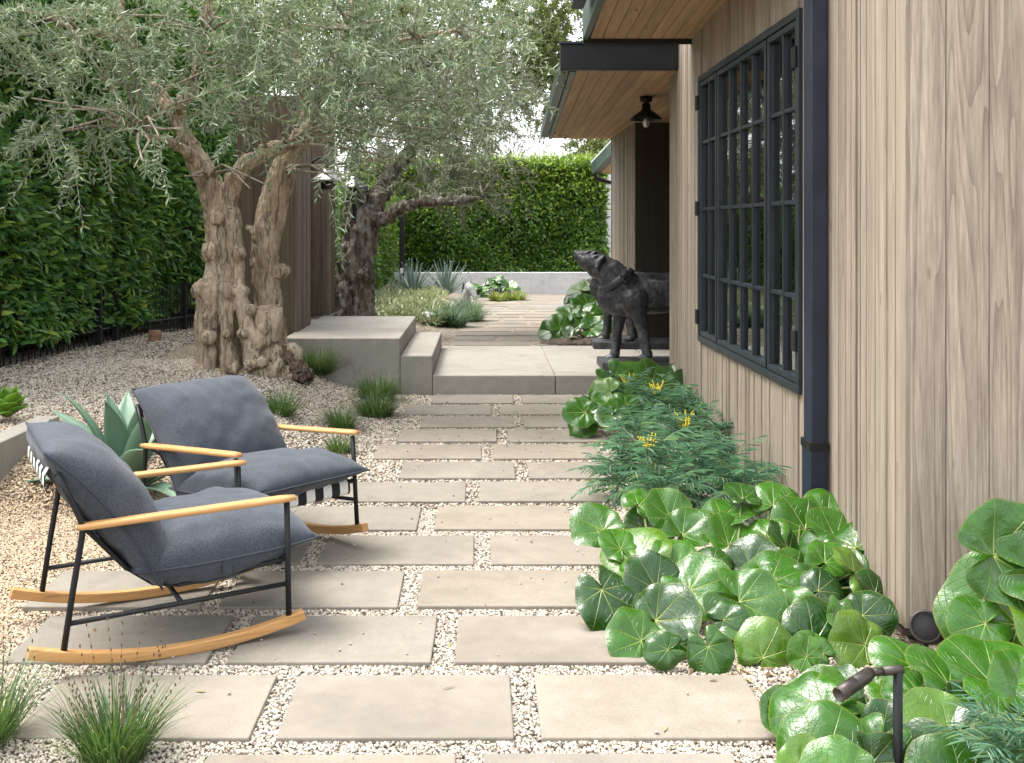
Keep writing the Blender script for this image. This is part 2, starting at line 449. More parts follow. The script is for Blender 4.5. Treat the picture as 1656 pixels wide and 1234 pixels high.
MT['terracotta'] = plain('stump_bark', (0.26, 0.15, 0.09), 0.9, 0, 0.3, 9, 0.4)
MT['rubber_mat'] = plain('coir_mat', (0.24, 0.165, 0.085), 0.95, 0, 0.2, 30, 0.5, 200)
MT['root'] = bark_mat('fibrous_roots', [(0.3, (0.055, 0.036, 0.026)), (0.5, (0.14, 0.095, 0.066)), (0.72, (0.27, 0.205, 0.15))], 1.0)
MT['white'] = plain('white_wall', (0.75, 0.76, 0.76), 0.7, 0, 0.05)
MT['soil'] = plain('soil_litter', (0.06, 0.045, 0.032), 0.95, 0, 0.5, 12, 0.8, 40)


# ------------------------------------------------------------------ mesh builders
class MB:
    def __init__(s):
        s.v, s.f = [], []

    def add(s, vs, fs):
        k = len(s.v)
        s.v += [tuple(x) for x in vs]
        s.f += [tuple(i + k for i in f) for f in fs]
        return s

    def box(s, x0, x1, y0, y1, z0, z1):
        return s.add([(x0, y0, z0), (x1, y0, z0), (x1, y1, z0), (x0, y1, z0), (x0, y0, z1), (x1, y0, z1), (x1, y1, z1), (x0, y1, z1)],
                     [(3, 2, 1, 0), (4, 5, 6, 7), (0, 1, 5, 4), (1, 2, 6, 5), (2, 3, 7, 6), (3, 0, 4, 7)])

    def hexa(s, p):
        """8 corners: bottom ring then top ring"""
        return s.add(p, [(3, 2, 1, 0), (4, 5, 6, 7), (0, 1, 5, 4), (1, 2, 6, 5), (2, 3, 7, 6), (3, 0, 4, 7)])

    def tube(s, pts, rad, n=8, caps=True):
        pts = [Vector(p) for p in pts]
        if not hasattr(rad, '__len__'):
            rad = [rad] * len(pts)
        k = len(s.v)
        up = Vector((0, 0, 1))
        d0 = (pts[1] - pts[0]).normalized()
        a = d0.cross(up if abs(d0.z) < 0.95 else Vector((1, 0, 0))).normalized()
        for i, p in enumerate(pts):
            d = (pts[min(i + 1, len(pts) - 1)] - pts[max(i - 1, 0)]).normalized()
            a = (a - d * a.dot(d)).normalized()
            b = d.cross(a)
            for j in range(n):
                t = 2 * PI * j / n
                s.v.append(tuple(p + (a * math.cos(t) + b * math.sin(t)) * rad[i]))
        for i in range(len(pts) - 1):
            for j in range(n):
                s.f.append((k + i * n + j, k + i * n + (j + 1) % n, k + (i + 1) * n + (j + 1) % n, k + (i + 1) * n + j))
        if caps:
            s.f.append(tuple(k + j for j in reversed(range(n))))
            s.f.append(tuple(k + (len(pts) - 1) * n + j for j in range(n)))
        return s

    def lathe(s, o, axis, prof, n=24):
        """prof: (distance along axis, radius)"""
        ax = Vector(axis).normalized()
        a = ax.orthogonal().normalized()
        b = ax.cross(a)
        k = len(s.v)
        for h, r in prof:
            for j in range(n):
                t = 2 * PI * j / n
                s.v.append(tuple(Vector(o) + ax * h + (a * math.cos(t) + b * math.sin(t)) * r))
        for i in range(len(prof) - 1):
            for j in range(n):
                s.f.append((k + i * n + j, k + i * n + (j + 1) % n, k + (i + 1) * n + (j + 1) % n, k + (i + 1) * n + j))
        return s

    def ball(s, c, r, n=10, m=7):
        r = Vector(r) if hasattr(r, '__len__') else Vector((r, r, r))
        k = len(s.v)
        c = Vector(c)
        s.v.append(tuple(c + Vector((0, 0, r.z))))
        for i in range(1, m):
            p = PI * i / m
            for j in range(n):
                t = 2 * PI * j / n
                s.v.append((c.x + r.x * math.sin(p) * math.cos(t), c.y + r.y * math.sin(p) * math.sin(t), c.z + r.z * math.cos(p)))
        s.v.append(tuple(c - Vector((0, 0, r.z))))
        e = len(s.v) - 1
        for j in range(n):
            s.f.append((k, k + 1 + j, k + 1 + (j + 1) % n))
            s.f.append((e, k + 1 + (m - 2) * n + (j + 1) % n, k + 1 + (m - 2) * n + j))
        for i in range(m - 2):
            for j in range(n):
                a = k + 1 + i * n
                s.f.append((a + j, a + n + j, a + n + (j + 1) % n, a + (j + 1) % n))
        return s

    def chain(s, pts, rad, n=12):
        """tube with a ball on every joint, ready for a voxel union"""
        s.tube(pts, rad, n)
        for p, r in zip(pts, rad):
            s.ball(p, r * 1.0, 10, 7)
        return s

    def mesh(s, name, smooth=False):
        me = bpy.data.meshes.new(name)
        me.from_pydata(s.v, [], s.f)
        if smooth:
            me.polygons.foreach_set('use_smooth', [True] * len(me.polygons))
        me.update()
        return me


def link(name, me, mat=None, parent=None):
    o = bpy.data.objects.new(name, me)
    C.objects.link(o)
    if mat is not None:
        for m in (mat if isinstance(mat, (list, tuple)) else [mat]):
            me.materials.append(m if not isinstance(m, str) else MT[m])
    if parent is not None:
        o.parent = parent
        o.matrix_parent_inverse = Matrix.Identity(4)
    return o


def obj(name, mb, mat, parent=None, smooth=False, bevel=0.0, seg=2):
    o = link(name, mb.mesh(name, smooth), mat, parent)
    if bevel:
        b = o.modifiers.new('bevel', 'BEVEL')
        b.width = bevel
        b.segments = seg
        b.limit_method = 'ANGLE'
    return o


def local(o, parent_loc):
    """shift a mesh built in world coordinates so that it sits under a parent placed at parent_loc"""
    o.data.transform(Matrix.Translation(-Vector(parent_loc)))
    return o


def tag(o, label, cat, group=None):
    o['label'] = label
    o['category'] = cat
    if group:
        o['group'] = group
    return o


def empty(name, loc, label, cat, group=None, rz=0.0):
    o = bpy.data.objects.new(name, None)
    o.empty_display_size = 0.1
    o.location = loc
    o.rotation_euler = (0, 0, rz)
    C.objects.link(o)
    return tag(o, label, cat, group)


def structure(o):
    o['kind'] = 'structure'
    return o


def npmesh(name, V, faces, uv=None, smooth=False):
    """V (n,3); faces: list of int arrays (m,k)"""
    me = bpy.data.meshes.new(name)
    V = np.asarray(V, np.float32).reshape(-1, 3)
    faces = [np.asarray(f, np.int32) for f in faces if len(f)]
    li = np.concatenate([f.ravel() for f in faces])
    tot = np.concatenate([np.full(len(f), f.shape[1], np.int32) for f in faces])
    st = np.concatenate([[0], np.cumsum(tot)[:-1]]).astype(np.int32)
    me.vertices.add(len(V))
    me.vertices.foreach_set('co', V.ravel())
    me.loops.add(len(li))
    me.loops.foreach_set('vertex_index', li)
    me.polygons.add(len(tot))
    me.polygons.foreach_set('loop_start', st)
    me.polygons.foreach_set('loop_total', tot)
    if smooth:
        me.polygons.foreach_set('use_smooth', np.ones(len(tot), bool))
    me.update(calc_edges=True)
    if uv is not None:
        l = me.uv_layers.new(name='UVMap')
        l.data.foreach_set('uv', np.asarray(uv, np.float32)[li].ravel())
    return me


def unit(a):
    return a / np.maximum(np.linalg.norm(a, axis=-1, keepdims=True), 1e-9)


def leaf_arrays(pos, d, nrm, L, Wd, fold=0.25, curl=0.15):
    """pos,d,nrm (n,3); L,Wd (n,) -> verts (n*6,3), quads (n*2,4)"""
    n = len(pos)
    d = unit(d)
    side = unit(np.cross(d, nrm))
    up = np.cross(side, d)
    L = np.broadcast_to(L, n)[:, None]
    Wd = np.broadcast_to(Wd, n)[:, None]
    b = pos
    r1 = pos + d * L * 0.32 + side * Wd * 0.5 + up * Wd * fold
    r2 = pos + d * L * 0.70 + side * Wd * 0.40 + up * Wd * fold * 0.7 - up * L * curl * 0.4
    t = pos + d * L - up * L * curl
    l1 = pos + d * L * 0.32 - side * Wd * 0.5 + up * Wd * fold
    l2 = pos + d * L * 0.70 - side * Wd * 0.40 + up * Wd * fold * 0.7 - up * L * curl * 0.4
    V = np.stack([b, r1, r2, t, l2, l1], 1).reshape(-1, 3)
    k = np.arange(n)[:, None] * 6
    Fq = np.concatenate([k + np.array([[0, 1, 2, 3]]), k + np.array([[0, 3, 4, 5]])])
    return V, Fq


def rand_dirs(n, r=rng):
    a = r.normal(size=(n, 3))
    return unit(a)


def twigs(starts, dirs, lens, pairs, leafL, leafW, droop, r=rng, spread=0.9, rtw=0.0018):
    """leafy twigs with opposite leaves; returns leaf V,F and stem V,F"""
    n = len(starts)
    t = (np.arange(pairs) + 0.6) / pairs
    dirs = unit(dirs)
    lens = np.asarray(lens)[:, None, None]
    droopv = np.zeros((1, 1, 3))
    droopv[..., 2] = -1
    tt = t[None, :, None]
    ctr = starts[:, None] + dirs[:, None] * lens * tt + droopv * droop * lens * tt ** 2
    tan = unit(dirs[:, None] + droopv * droop * 2 * tt + 0 * ctr)
    a = unit(np.cross(tan, r.normal(size=(n, 1, 3))))
    b = np.cross(tan, a)
    ph = (np.arange(pairs) % 2) * (PI / 2)
    sd = a * np.cos(ph)[None, :, None] + b * np.sin(ph)[None, :, None]
    allp, alld, alln = [], [], []
    for sgn in (1, -1):
        dd = unit(tan * r.uniform(0.45, 1.0, (n, pairs, 1)) + sd * sgn * spread + r.normal(size=(n, pairs, 3)) * 0.28)
        nn = unit(np.cross(np.cross(dd, tan), dd) + r.normal(size=(n, pairs, 3)) * 0.5 + np.array([0, 0, 0.5]))
        allp.append(ctr)
        alld.append(dd)
        alln.append(nn)
    pos = np.concatenate(allp).reshape(-1, 3)
    d = np.concatenate(alld).reshape(-1, 3)
    nr = np.concatenate(alln).reshape(-1, 3)
    m = len(pos)
    V, Fq = leaf_arrays(pos, d, nr, leafL * r.uniform(0.65, 1.25, m), leafW * r.uniform(0.75, 1.25, m))
    # stems: three-sided tubes through five points
    ts = np.linspace(0, 1, 4)[None, :, None]
    sp = starts[:, None] + dirs[:, None] * lens * ts + droopv * droop * lens * ts ** 2
    rad = np.array([1.3, 1.0, 0.75, 0.4])[None, :, None] * rtw
    ring = []
    for j in range(3):
        an = 2 * PI * j / 3
        ring.append(sp + (a[:, :1] * math.cos(an) + b[:, :1] * math.sin(an)) * rad)
    SV = np.stack(ring, 2).reshape(-1, 3)      # n,4,3
    k = (np.arange(n) * 12)[:, None]
    q = []
    for i in range(3):
        for j in range(3):
            q.append(k + np.array([[i * 3 + j, i * 3 + (j + 1) % 3, (i + 1) * 3 + (j + 1) % 3, (i + 1) * 3 + j]]))
    return V, Fq, SV, np.concatenate(q)


def blades(n, r0, length, width, lean, curve, r, segs=5, up=1.0):
    """grass blades round the origin -> V,F"""
    az = r.uniform(0, 2 * PI, n)
    rr = r0 * np.sqrt(r.uniform(0, 1, n))
    a2 = az + r.normal(0, 0.5, n)
    base = np.stack([rr * np.cos(az), rr * np.sin(az), np.zeros(n)], 1)
    out = np.stack([np.cos(a2), np.sin(a2), np.zeros(n)], 1)
    L = length * r.uniform(0.55, 1.15, n)
    le = lean * r.uniform(0.15, 1.3, n)
    cu = curve * r.uniform(0.3, 1.3, n)
    t = np.linspace(0, 1, segs)
    ang = le[:, None] + cu[:, None] * t[None]
    step = L[:, None] / (segs - 1)
    hx = np.concatenate([np.zeros((n, 1)), np.cumsum(np.sin(ang[:, :-1]) * step, 1)], 1)
    hz = np.concatenate([np.zeros((n, 1)), np.cumsum(np.cos(ang[:, :-1]) * step, 1)], 1)
    c = base[:, None] + out[:, None] * hx[..., None]
    c[..., 2] += hz * up
    sd = np.stack([-np.sin(a2), np.cos(a2), np.zeros(n)], 1)
    w = width * np.array([0.8, 1, 0.9, 0.6, 0.08])[:segs] if segs == 5 else width * np.linspace(1, 0.05, segs)
    Lv = c - sd[:, None] * w[None, :, None] * 0.5
    Rv = c + sd[:, None] * w[None, :, None] * 0.5
    V = np.stack([Lv, Rv], 2).reshape(-1, 3)
    k = (np.arange(n) * segs * 2)[:, None]
    q = [k + np.array([[2 * i, 2 * i + 1, 2 * i + 3, 2 * i + 2]]) for i in range(segs - 1)]
    return V, np.concatenate(q), c


def voxel(mb, size, smooth_it=4, fac=0.5):
    """voxel union of overlapping pieces into one continuous mesh"""
    o = bpy.data.objects.new('tmp', mb.mesh('tmp'))
    C.objects.link(o)
    m = o.modifiers.new('r', 'REMESH')
    m.mode = 'VOXEL'
    m.voxel_size = size
    if smooth_it:
        s = o.modifiers.new('s', 'SMOOTH')
        s.factor = fac
        s.iterations = smooth_it
    dg = bpy.context.evaluated_depsgraph_get()
    me = bpy.data.meshes.new_from_object(o.evaluated_get(dg))
    bpy.data.objects.remove(o)
    me.materials.clear()
    me.polygons.foreach_set('use_smooth', [True] * len(me.polygons))
    return me


def rough_mesh(me, amp, scale, seed=0.0, zsc=1.0):
    off = Vector((seed, seed * 1.7, -seed))
    cs = [v.co + v.normal * amp * mnoise.fractal(Vector((v.co.x, v.co.y, v.co.z * zsc)) * scale + off, 0.9, 2.0, 4) for v in me.vertices]
    for v, c in zip(me.vertices, cs):
        v.co = c
    me.update()
    return me


# ------------------------------------------------------------------ the ground
def ss(t):
    t = np.clip(t, 0, 1)
    return t * t * (3 - 2 * t)


def ground_z(X, Y):
    X = np.asarray(X, float)
    Y = np.asarray(Y, float)
    z = np.full(np.broadcast(X, Y).shape, -0.022)
    u = (-0.85 - X) / 1.25
    y0 = 7.05 - 1.3 * ss((-1.9 - X) / 0.8)
    v = (Y - y0) / 1.7
    mound = 0.30 * ss(np.minimum(u, v)) + 0.05 * ss((-1.2 - X) / 1.5) * ss((Y - 8.3) / 1.5)
    z = z + mound
    z = np.where((X < -2.93) & (Y > 3.0), np.maximum(z, 0.285), z)
    back = (Y > 10.9) & (X > -0.6)
    z = np.where(back, 0.159, z)
    z = np.where((Y > 13.0) & (X <= -0.35), 0.17 + 0.10 * ss((-0.35 - X) / 0.8), z)
    z = z + 0.012 * np.sin(X * 3.1 + 1.3 * np.sin(Y * 1.7)) * np.cos(Y * 2.3 + X) * ss((-1.0 - X) / 0.6)
    return z


xs = np.concatenate([[-90, -50, -28, -16, -11], np.arange(-8.0, 4.01, 0.08), [6, 10, 16, 28, 50, 90]])
ys = np.concatenate([[-60, -30, -12, -5, -2], np.arange(0.0, 26.01, 0.08), [30, 38, 55, 90, 160]])
gx, gy = np.meshgrid(xs, ys, indexing='ij')
gz = ground_z(gx, gy)
nx, ny = gx.shape
idx = np.arange(nx * ny).reshape(nx, ny)
quad = np.stack([idx[:-1, :-1], idx[1:, :-1], idx[1:, 1:], idx[:-1, 1:]], -1).reshape(-1, 4)
structure(link('ground', npmesh('ground', np.stack([gx, gy, gz], -1), [quad], smooth=True), 'ground'))

# ------------------------------------------------------------------ pavers
SX = 1.0
rowY = [3.910 + 0.588 * k for k in range(-1, 12)]                     # far edge of each row, front row first
joint = [-0.038, 0.143, -0.145, -0.32, 0.0, -0.306, -0.06, 0.26, 0.035, 0.155, 0.295, 0.12, 0.328]
extra = {1: [-1], 2: [-1], 3: [-1, 1], 4: [-1], 5: [-1], 6: [-1]}      # further slabs left (-1) or right (+1) of the usual pair
SLABS = []
ordn = ['first', 'second', 'third', 'fourth', 'fifth', 'sixth', 'seventh', 'eighth', 'ninth', 'tenth', 'eleventh', 'twelfth', 'thirteenth',
        'fourteenth', 'fifteenth', 'sixteenth', 'seventeenth', 'eighteenth']


def paver(x0, x1, y0, y1, z, label, group, th=0.05):
    cx, cy = (x0 + x1) / 2, (y0 + y1) / 2
    j = lambda: random.uniform(-0.004, 0.004)
    b = MB()
    hx, hy = (x1 - x0) / 2, (y1 - y0) / 2
    q = [(-hx + j(), -hy + j()), (hx + j(), -hy + j()), (hx + j(), hy + j()), (-hx + j(), hy + j())]
    b.hexa([(x, y, -th) for x, y in q] + [(x, y, 0) for x, y in q])
    o = obj('paver', b, 'paver', None, bevel=0.005)
    o.location = (cx, cy, z + random.uniform(-0.002, 0.002))
    tag(o, label, 'paver', group)
    SLABS.append((x0, x1, y0, y1))


nrow = len(rowY)
for k, (yf, c) in enumerate(zip(rowY, joint)):
    xsr = [c - 0.80, c + 0.043]
    ex = extra.get(k, [])
    if -1 in ex:
        xsr.append(c - 0.843 - 0.80)
    if 1 in ex:
        xsr.append(c + 0.843 + 0.043)
    xsr.sort()
    names = {2: ['left', 'right'], 3: ['left', 'middle', 'right'], 4: ['far left', 'middle left', 'middle right', 'far right']}[len(xsr)]
    fromstep = nrow - 1 - k
    for x0, nm in zip(xsr, names):
        paver(x0, x0 + 0.757, yf - 0.482, yf, 0.0,
              f'beige concrete paver, {nm} slab in the {ordn[fromstep]} row from the concrete step' if fromstep else
              f'beige concrete paver, {nm} slab in the row touching the concrete step', 'large pavers of the patio')

# the upper path behind the platform
UP = 0.168
k = 0
yy = 13.16
while yy < 22.9:
    c = [0.62, 0.2, 0.85, 0.42, 0.05, 0.7, 0.3][k % 7]
    right = 1.28 if yy < 16 else 1.75
    left = -0.40 + 0.02 * k
    cuts = [left, c - 0.04, c + 0.04, right]
    for nm, a, b_ in (('left', cuts[0], cuts[1]), ('right', cuts[2], cuts[3])):
        paver(a, b_, yy, yy + 0.50, UP, f'sunlit paver, {nm} half of the {ordn[k]} row beyond the concrete platform', 'pavers of the upper path')
    yy += 0.575
    k += 1

# ------------------------------------------------------------------ gravel
def pebbles(n, x0, x1, y0, y1, rad, zoff, icosa=True, seed=1):
    r = np.random.default_rng(seed)
    X = r.uniform(x0, x1, n)
    Y = r.uniform(y0, y1, n)
    keep = np.abs(X) < 0.56 * Y + 0.1
    keep &= (X - 0.0) > -0.50 * Y
    for a, b, c, d in SLABS:
        keep &= ~((X > a + .003) & (X < b - .003) & (Y > c + .003) & (Y < d - .003))
    keep &= ~((X > 1.64))
    keep &= ~((Y > 10.46) & (X > -3.2))
    keep &= ~((X < -2.85) & (X > -3.04) & (Y < 7.4))
    X, Y = X[keep], Y[keep]
    n = len(X)
    Z = ground_z(X, Y) + zoff
    if icosa:
        g = (1 + 5 ** .5) / 2
        bv = unit(np.array([(-1, g, 0), (1, g, 0), (-1, -g, 0), (1, -g, 0), (0, -1, g), (0, 1, g), (0, -1, -g), (0, 1, -g), (g, 0, -1), (g, 0, 1), (-g, 0, -1), (-g, 0, 1)], float))
        bf = np.array([(0, 11, 5), (0, 5, 1), (0, 1, 7), (0, 7, 10), (0, 10, 11), (1, 5, 9), (5, 11, 4), (11, 10, 2), (10, 7, 6), (7, 1, 8),
                       (3, 9, 4), (3, 4, 2), (3, 2, 6), (3, 6, 8), (3, 8, 9), (4, 9, 5), (2, 4, 11), (6, 2, 10), (8, 6, 7), (9, 8, 1)])
    else:
        bv = np.array([(1, 0, 0), (-1, 0, 0), (0, 1, 0), (0, -1, 0), (0, 0, 1), (0, 0, -1)], float)
        bf = np.array([(0, 2, 4), (2, 1, 4), (1, 3, 4), (3, 0, 4), (2, 0, 5), (1, 2, 5), (3, 1, 5), (0, 3, 5)])
    m = len(bv)
    s = rad * r.uniform(0.6, 1.35, n)
    sc = s[:, None] * r.uniform(0.65, 1.25, (n, 3)) * np.array([1, 1, 0.75])
    v = bv[None] * (1 + r.uniform(-0.16, 0.16, (n, m, 1))) * sc[:, None]
    a = r.uniform(0, 2 * PI, n)
    ca, sa = np.cos(a)[:, None], np.sin(a)[:, None]
    tl = r.normal(0, 0.4, n)[:, None]
    vx, vy, vz = v[..., 0], v[..., 1], v[..., 2]
    vx, vz = vx * np.cos(tl) - vz * np.sin(tl), vx * np.sin(tl) + vz * np.cos(tl)
    V = np.stack([vx * ca - vy * sa + X[:, None], vx * sa + vy * ca + Y[:, None], vz + Z[:, None]], -1)
    Fc = (bf[None] + (np.arange(n) * m)[:, None, None]).reshape(-1, 3)
    return V.reshape(-1, 3), Fc


V1, F1 = pebbles(250000, -2.9, 1.66, 3.1, 6.2, 0.0060, 0.006, True, 11)
V2, F2 = pebbles(95000, -3.9, 1.66, 6.2, 10.5, 0.0105, 0.004, False, 12)
V3, F3 = pebbles(16000, -4.8, -2.2, 8.5, 14.0, 0.013, 0.004, False, 13)
sl_keep, SLABS = SLABS, []
V4, F4 = pebbles(260, -1.2, 1.0, 3.1, 10.4, 0.0055, 0.0275, True, 14)
SLABS = sl_keep
gr = link('gravel', npmesh('gravel', np.concatenate([V1, V2, V3, V4]), [F1, F2 + len(V1), F3 + len(V1) + len(V2), F4 + len(V1) + len(V2) + len(V3)]), 'pebble')
gr['kind'] = 'stuff'
gr['label'] = 'loose cream and grey pebble gravel between pavers and over the mound'

r = np.random.default_rng(77)
n = 900
lx = np.concatenate([r.uniform(-3.4, 1.5, 560), r.uniform(0.9, 2.4, 340)])
ly = np.concatenate([r.uniform(3.2, 10.3, 560), r.uniform(3.3, 4.15, 340)])
onslab = np.zeros(n, bool)
for a, b, c, d in SLABS:
    onslab |= (lx > a) & (lx < b) & (ly > c) & (ly < d)
kp = ~onslab | (r.uniform(0, 1, n) < 0.08)
kp &= ~((lx > 1.62) & (ly > 4.2))
lx, ly, onslab = lx[kp], ly[kp], onslab[kp]
n = len(lx)
lz = np.where(onslab, 0.004, ground_z(lx, ly) + 0.016)
dd = rand_dirs(n, r) * np.array([1, 1, 0.12])
V, Fq = leaf_arrays(np.stack([lx, ly, lz], 1), dd, np.tile([0, 0, 1.0], (n, 1)) + rand_dirs(n, r) * 0.25, r.uniform(0.03, 0.075, n), r.uniform(0.006, 0.014, n), 0.1, 0.04)
MT['litter'] = leaf_mat('dry_leaf', [(0, (0.09, 0.05, 0.025)), (0.5, (0.22, 0.14, 0.07)), (1, (0.33, 0.27, 0.15))], 0.8, 0.1, (0.3, 0.2, 0.1))
o = link('fallen_leaves', npmesh('fallen_leaves', V, [Fq]), 'litter')
o['kind'] = 'stuff'
o['label'] = 'dry fallen leaves scattered on the gravel and pavers'

# ------------------------------------------------------------------ steps, platform, garden walls
st = empty('concrete_steps', (-1.3, 10.5, 0), 'grey concrete steps climbing from the platform to the landing by the timber gate', 'steps')
b = MB().box(-1.93, -0.80, 10.5, 13.05, -0.1, 0.53)
local(obj('landing', b, 'concrete', st, bevel=0.012), st.location)
b = MB().box(-0.797, -0.485, 10.503, 12.85, -0.1, 0.358)
local(obj('step', b, 'concrete', st, bevel=0.012), st.location)

pl = empty('concrete_platform', (0.6, 10.5, 0), 'low wide concrete platform crossing the path in front of the dog statues', 'platform')
b = MB().box(-0.482, 0.707, 10.5, 13.1, -0.1, 0.168)
local(obj('slab', b, 'concrete', pl, bevel=0.01), pl.location)
b = MB().box(0.713, 1.80, 10.5, 13.1, -0.1, 0.168)
b.box(1.806, 4.0, 9.7, 13.75, -0.1, 0.168)
local(obj('slab', b, 'concrete', pl, bevel=0.01), pl.location)

mat_ = obj('doormat', MB().box(1.86, 2.6, 10.65, 11.5, 0.169, 0.19), 'rubber_mat', bevel=0.006)
tag(mat_, 'tan coir doormat on the platform behind the near dog statue', 'doormat')

rw = obj('retaining_wall', MB().box(-3.02, -2.87, 3.2, 7.35, -0.1, 0.33), 'concrete', bevel=0.008)
tag(rw, 'low grey concrete kerb wall beside the near rocking chair, holding back gravel', 'garden wall')

gw = obj('garden_wall', MB().box(-1.9, 3.0, 23.1, 23.35, 0.0, 0.62), 'pale_concrete', bevel=0.01)
tag(gw, 'low white rendered wall at the far end of the path under the hedge', 'garden wall')

# ------------------------------------------------------------------ house
WX = 1.665
YC, YE = 4.24, 9.56          # near corner, far corner of the window wall
house = empty('house', (WX, YC, 0), 'timber clad house along the right with dark framed window and deep cedar eaves', 'house')


def hpart(name, b, mat, parent=None, **kw):
    return local(obj(name, b, mat, parent or house, **kw), house.location)


# window wall: vertical boards of mixed width standing slightly proud of each other
WY0, WY1, WZ0, WZ1 = 5.605, 8.23, 0.745, 2.75
b = MB()
y = YC
rb = random.Random(5)
while y < YE - 0.001:
    w = rb.choice([0.022, 0.030, 0.045, 0.06, 0.075])
    y1 = min(y + w, YE)
    dx = rb.choice([0.0, 0.003, 0.007, 0.011])
    segs = [(0.04, 3.42)]
    if y1 > WY0 and y < WY1:
        if y < WY0 - 0.004 or y1 > WY1 + 0.004:
            ya, yb = (y, WY0) if y < WY0 else (WY1, y1)
            b.box(WX - dx, WX + 0.05, ya, yb, 0.04, 3.42)
            y = y1 if y < WY0 else y1
            continue
        segs = [(0.04, WZ0), (WZ1, 3.42)]
    for z0, z1 in segs:
        b.box(WX - dx, WX + 0.05, y + 0.0008, y1 - 0.0008, z0, z1)
    y = y1
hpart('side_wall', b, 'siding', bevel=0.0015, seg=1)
# front wall, wide boards with knots
b = MB()
x = WX + 0.011
rb = random.Random(9)
while x < 6.0:
    w = rb.choice([0.125, 0.15, 0.17, 0.14])
    b.box(x + 0.0015, x + w - 0.0015, YC - rb.choice([0.0, 0.002, 0.004]), YC + 0.05, 0.04, 3.6)
    x += w
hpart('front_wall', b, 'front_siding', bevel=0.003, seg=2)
hpart('base_flashing', MB().box(WX - 0.02, 6.0, YC - 0.012, YC - 0.006, 0.02, 0.036).box(WX - 0.022, WX - 0.014, YC - 0.006, YE, 0.02, 0.036), 'bronze_lamp')
hpart('foundation', MB().box(WX + 0.03, 6.0, YC + 0.055, 9.5, -0.1, 0.045), 'dark_wood')
# body of the house behind the cladding
hpart('inner_wall', MB().box(WX + 0.055, WX + 0.12, YC + 0.06, WY0 - 0.01, 0.05, 3.4).box(WX + 0.055, WX + 0.12, WY1 + 0.01, YE - 0.01, 0.05, 3.4)
      .box(WX + 0.055, WX + 0.12, WY0 - 0.01, WY1 + 0.01, 0.05, WZ0 - 0.01).box(WX + 0.055, WX + 0.12, WY0 - 0.01, WY1 + 0.01, WZ1 + 0.01, 3.4)
      .box(5.9, 6.0, YC + 0.06, 9.5, 0.05, 3.4).box(WX + 0.13, 5.9, YC + 0.06, YC + 0.12, 0.05, 3.4).box(WX + 0.13, 5.9, 9.3, 9.4, 0.05, 3.4)
      .box(WX + 0.13, 5.9, YC + 0.13, 9.29, 3.2, 3.3).box(WX + 0.13, 5.9, YC + 0.13, 9.29, 0.06, 0.1), 'interior')
# recessed entry
hpart('entry_return', MB().box(WX + 0.052, 4.0, YE - 0.05, YE, 0.04, 3.1), 'dark_wood')
hpart('entry_side_wall', MB().box(1.953, 4.0, 13.8, 13.86, 0.1, 3.2), 'dark_wood')
hpart('door', MB().box(3.3, 3.36, YE + 0.02, 13.78, 0.17, 2.93), 'dark_wood')
b = MB()
y = 13.805
rb = random.Random(3)
while y < 16.3:
    w = rb.choice([0.06, 0.09, 0.12, 0.15])
    y1 = min(y + w, 16.3)
    b.box(1.95 - rb.choice([0.0, 0.006, 0.012]), 2.05, y + 0.001, y1 - 0.001, 0.1, 3.2)
    y = y1
hpart('pier_wall', b, 'siding', bevel=0.002, seg=1)
hpart('pier_end', MB().box(2.06, 6.0, 16.2, 16.29, 0.1, 3.1), 'siding')

# window: two casements either side of a fixed light
win = hpart('window', MB().box(WX - 0.030, WX + 0.06, WY0, WY1, WZ0, WZ0 + 0.045).box(WX - 0.030, WX + 0.06, WY0, WY1, WZ1 - 0.045, WZ1)
            .box(WX - 0.030, WX + 0.06, WY0, WY0 + 0.045, WZ0 + 0.045, WZ1 - 0.045).box(WX - 0.030, WX + 0.06, WY1 - 0.045, WY1, WZ0 + 0.045, WZ1 - 0.045), 'frame', bevel=0.004)
SEC = [(WY0 + 0.05, 6.245, 2), (6.285, 7.575, 4), (7.615, WY1 - 0.05, 2)]
for (a, c, npan) in SEC:
    z0, z1 = WZ0 + 0.05, WZ1 - 0.05
    f = 0.034
    fb = MB().box(WX - 0.022, WX + 0.05, a, c, z0, z0 + f).box(WX - 0.022, WX + 0.05, a, c, z1 - f, z1)
    fb.box(WX - 0.022, WX + 0.05, a, a + f, z0 + f, z1 - f).box(WX - 0.022, WX + 0.05, c - f, c, z0 + f, z1 - f)
    hpart('sash', fb, 'frame', win, bevel=0.003)
    mb = MB()
    for i in range(1, npan):
        yv = a + f + (c - a - 2 * f) * i / npan
        mb.box(WX - 0.014, WX + 0.045, yv - 0.010, yv + 0.010, z0 + f, z1 - f)
    for kz in (1, 2, 3):
        zv = WZ0 + 0.5 * kz
        last = a + f
        for i in range(1, npan + 1):
            yv = a + f + (c - a - 2 * f) * i / npan
            mb.box(WX - 0.010, WX + 0.04, last + (0.013 if i > 1 else 0.001), yv - (0.013 if i < npan else 0.001), zv - 0.011, zv + 0.011)
            last = yv
    hpart('glazing_bar', mb, 'frame', win, bevel=0.002)
    hpart('pane', MB().box(WX + 0.011, WX + 0.015, a + 0.01, c - 0.01, z0 + 0.01, z1 - 0.01), 'glass', win)
for (yh, zh) in ((WY1 - 0.03, 0.93), (WY1 - 0.03, 1.75), (WY1 - 0.03, 2.55), (WY0 + 0.03, 1.02), (WY0 + 0.03, 2.5)):
    hpart('hinge', MB().box(WX - 0.046, WX - 0.031, yh - 0.02, yh + 0.05, zh - 0.055, zh + 0.055), 'black_metal', win, bevel=0.004)

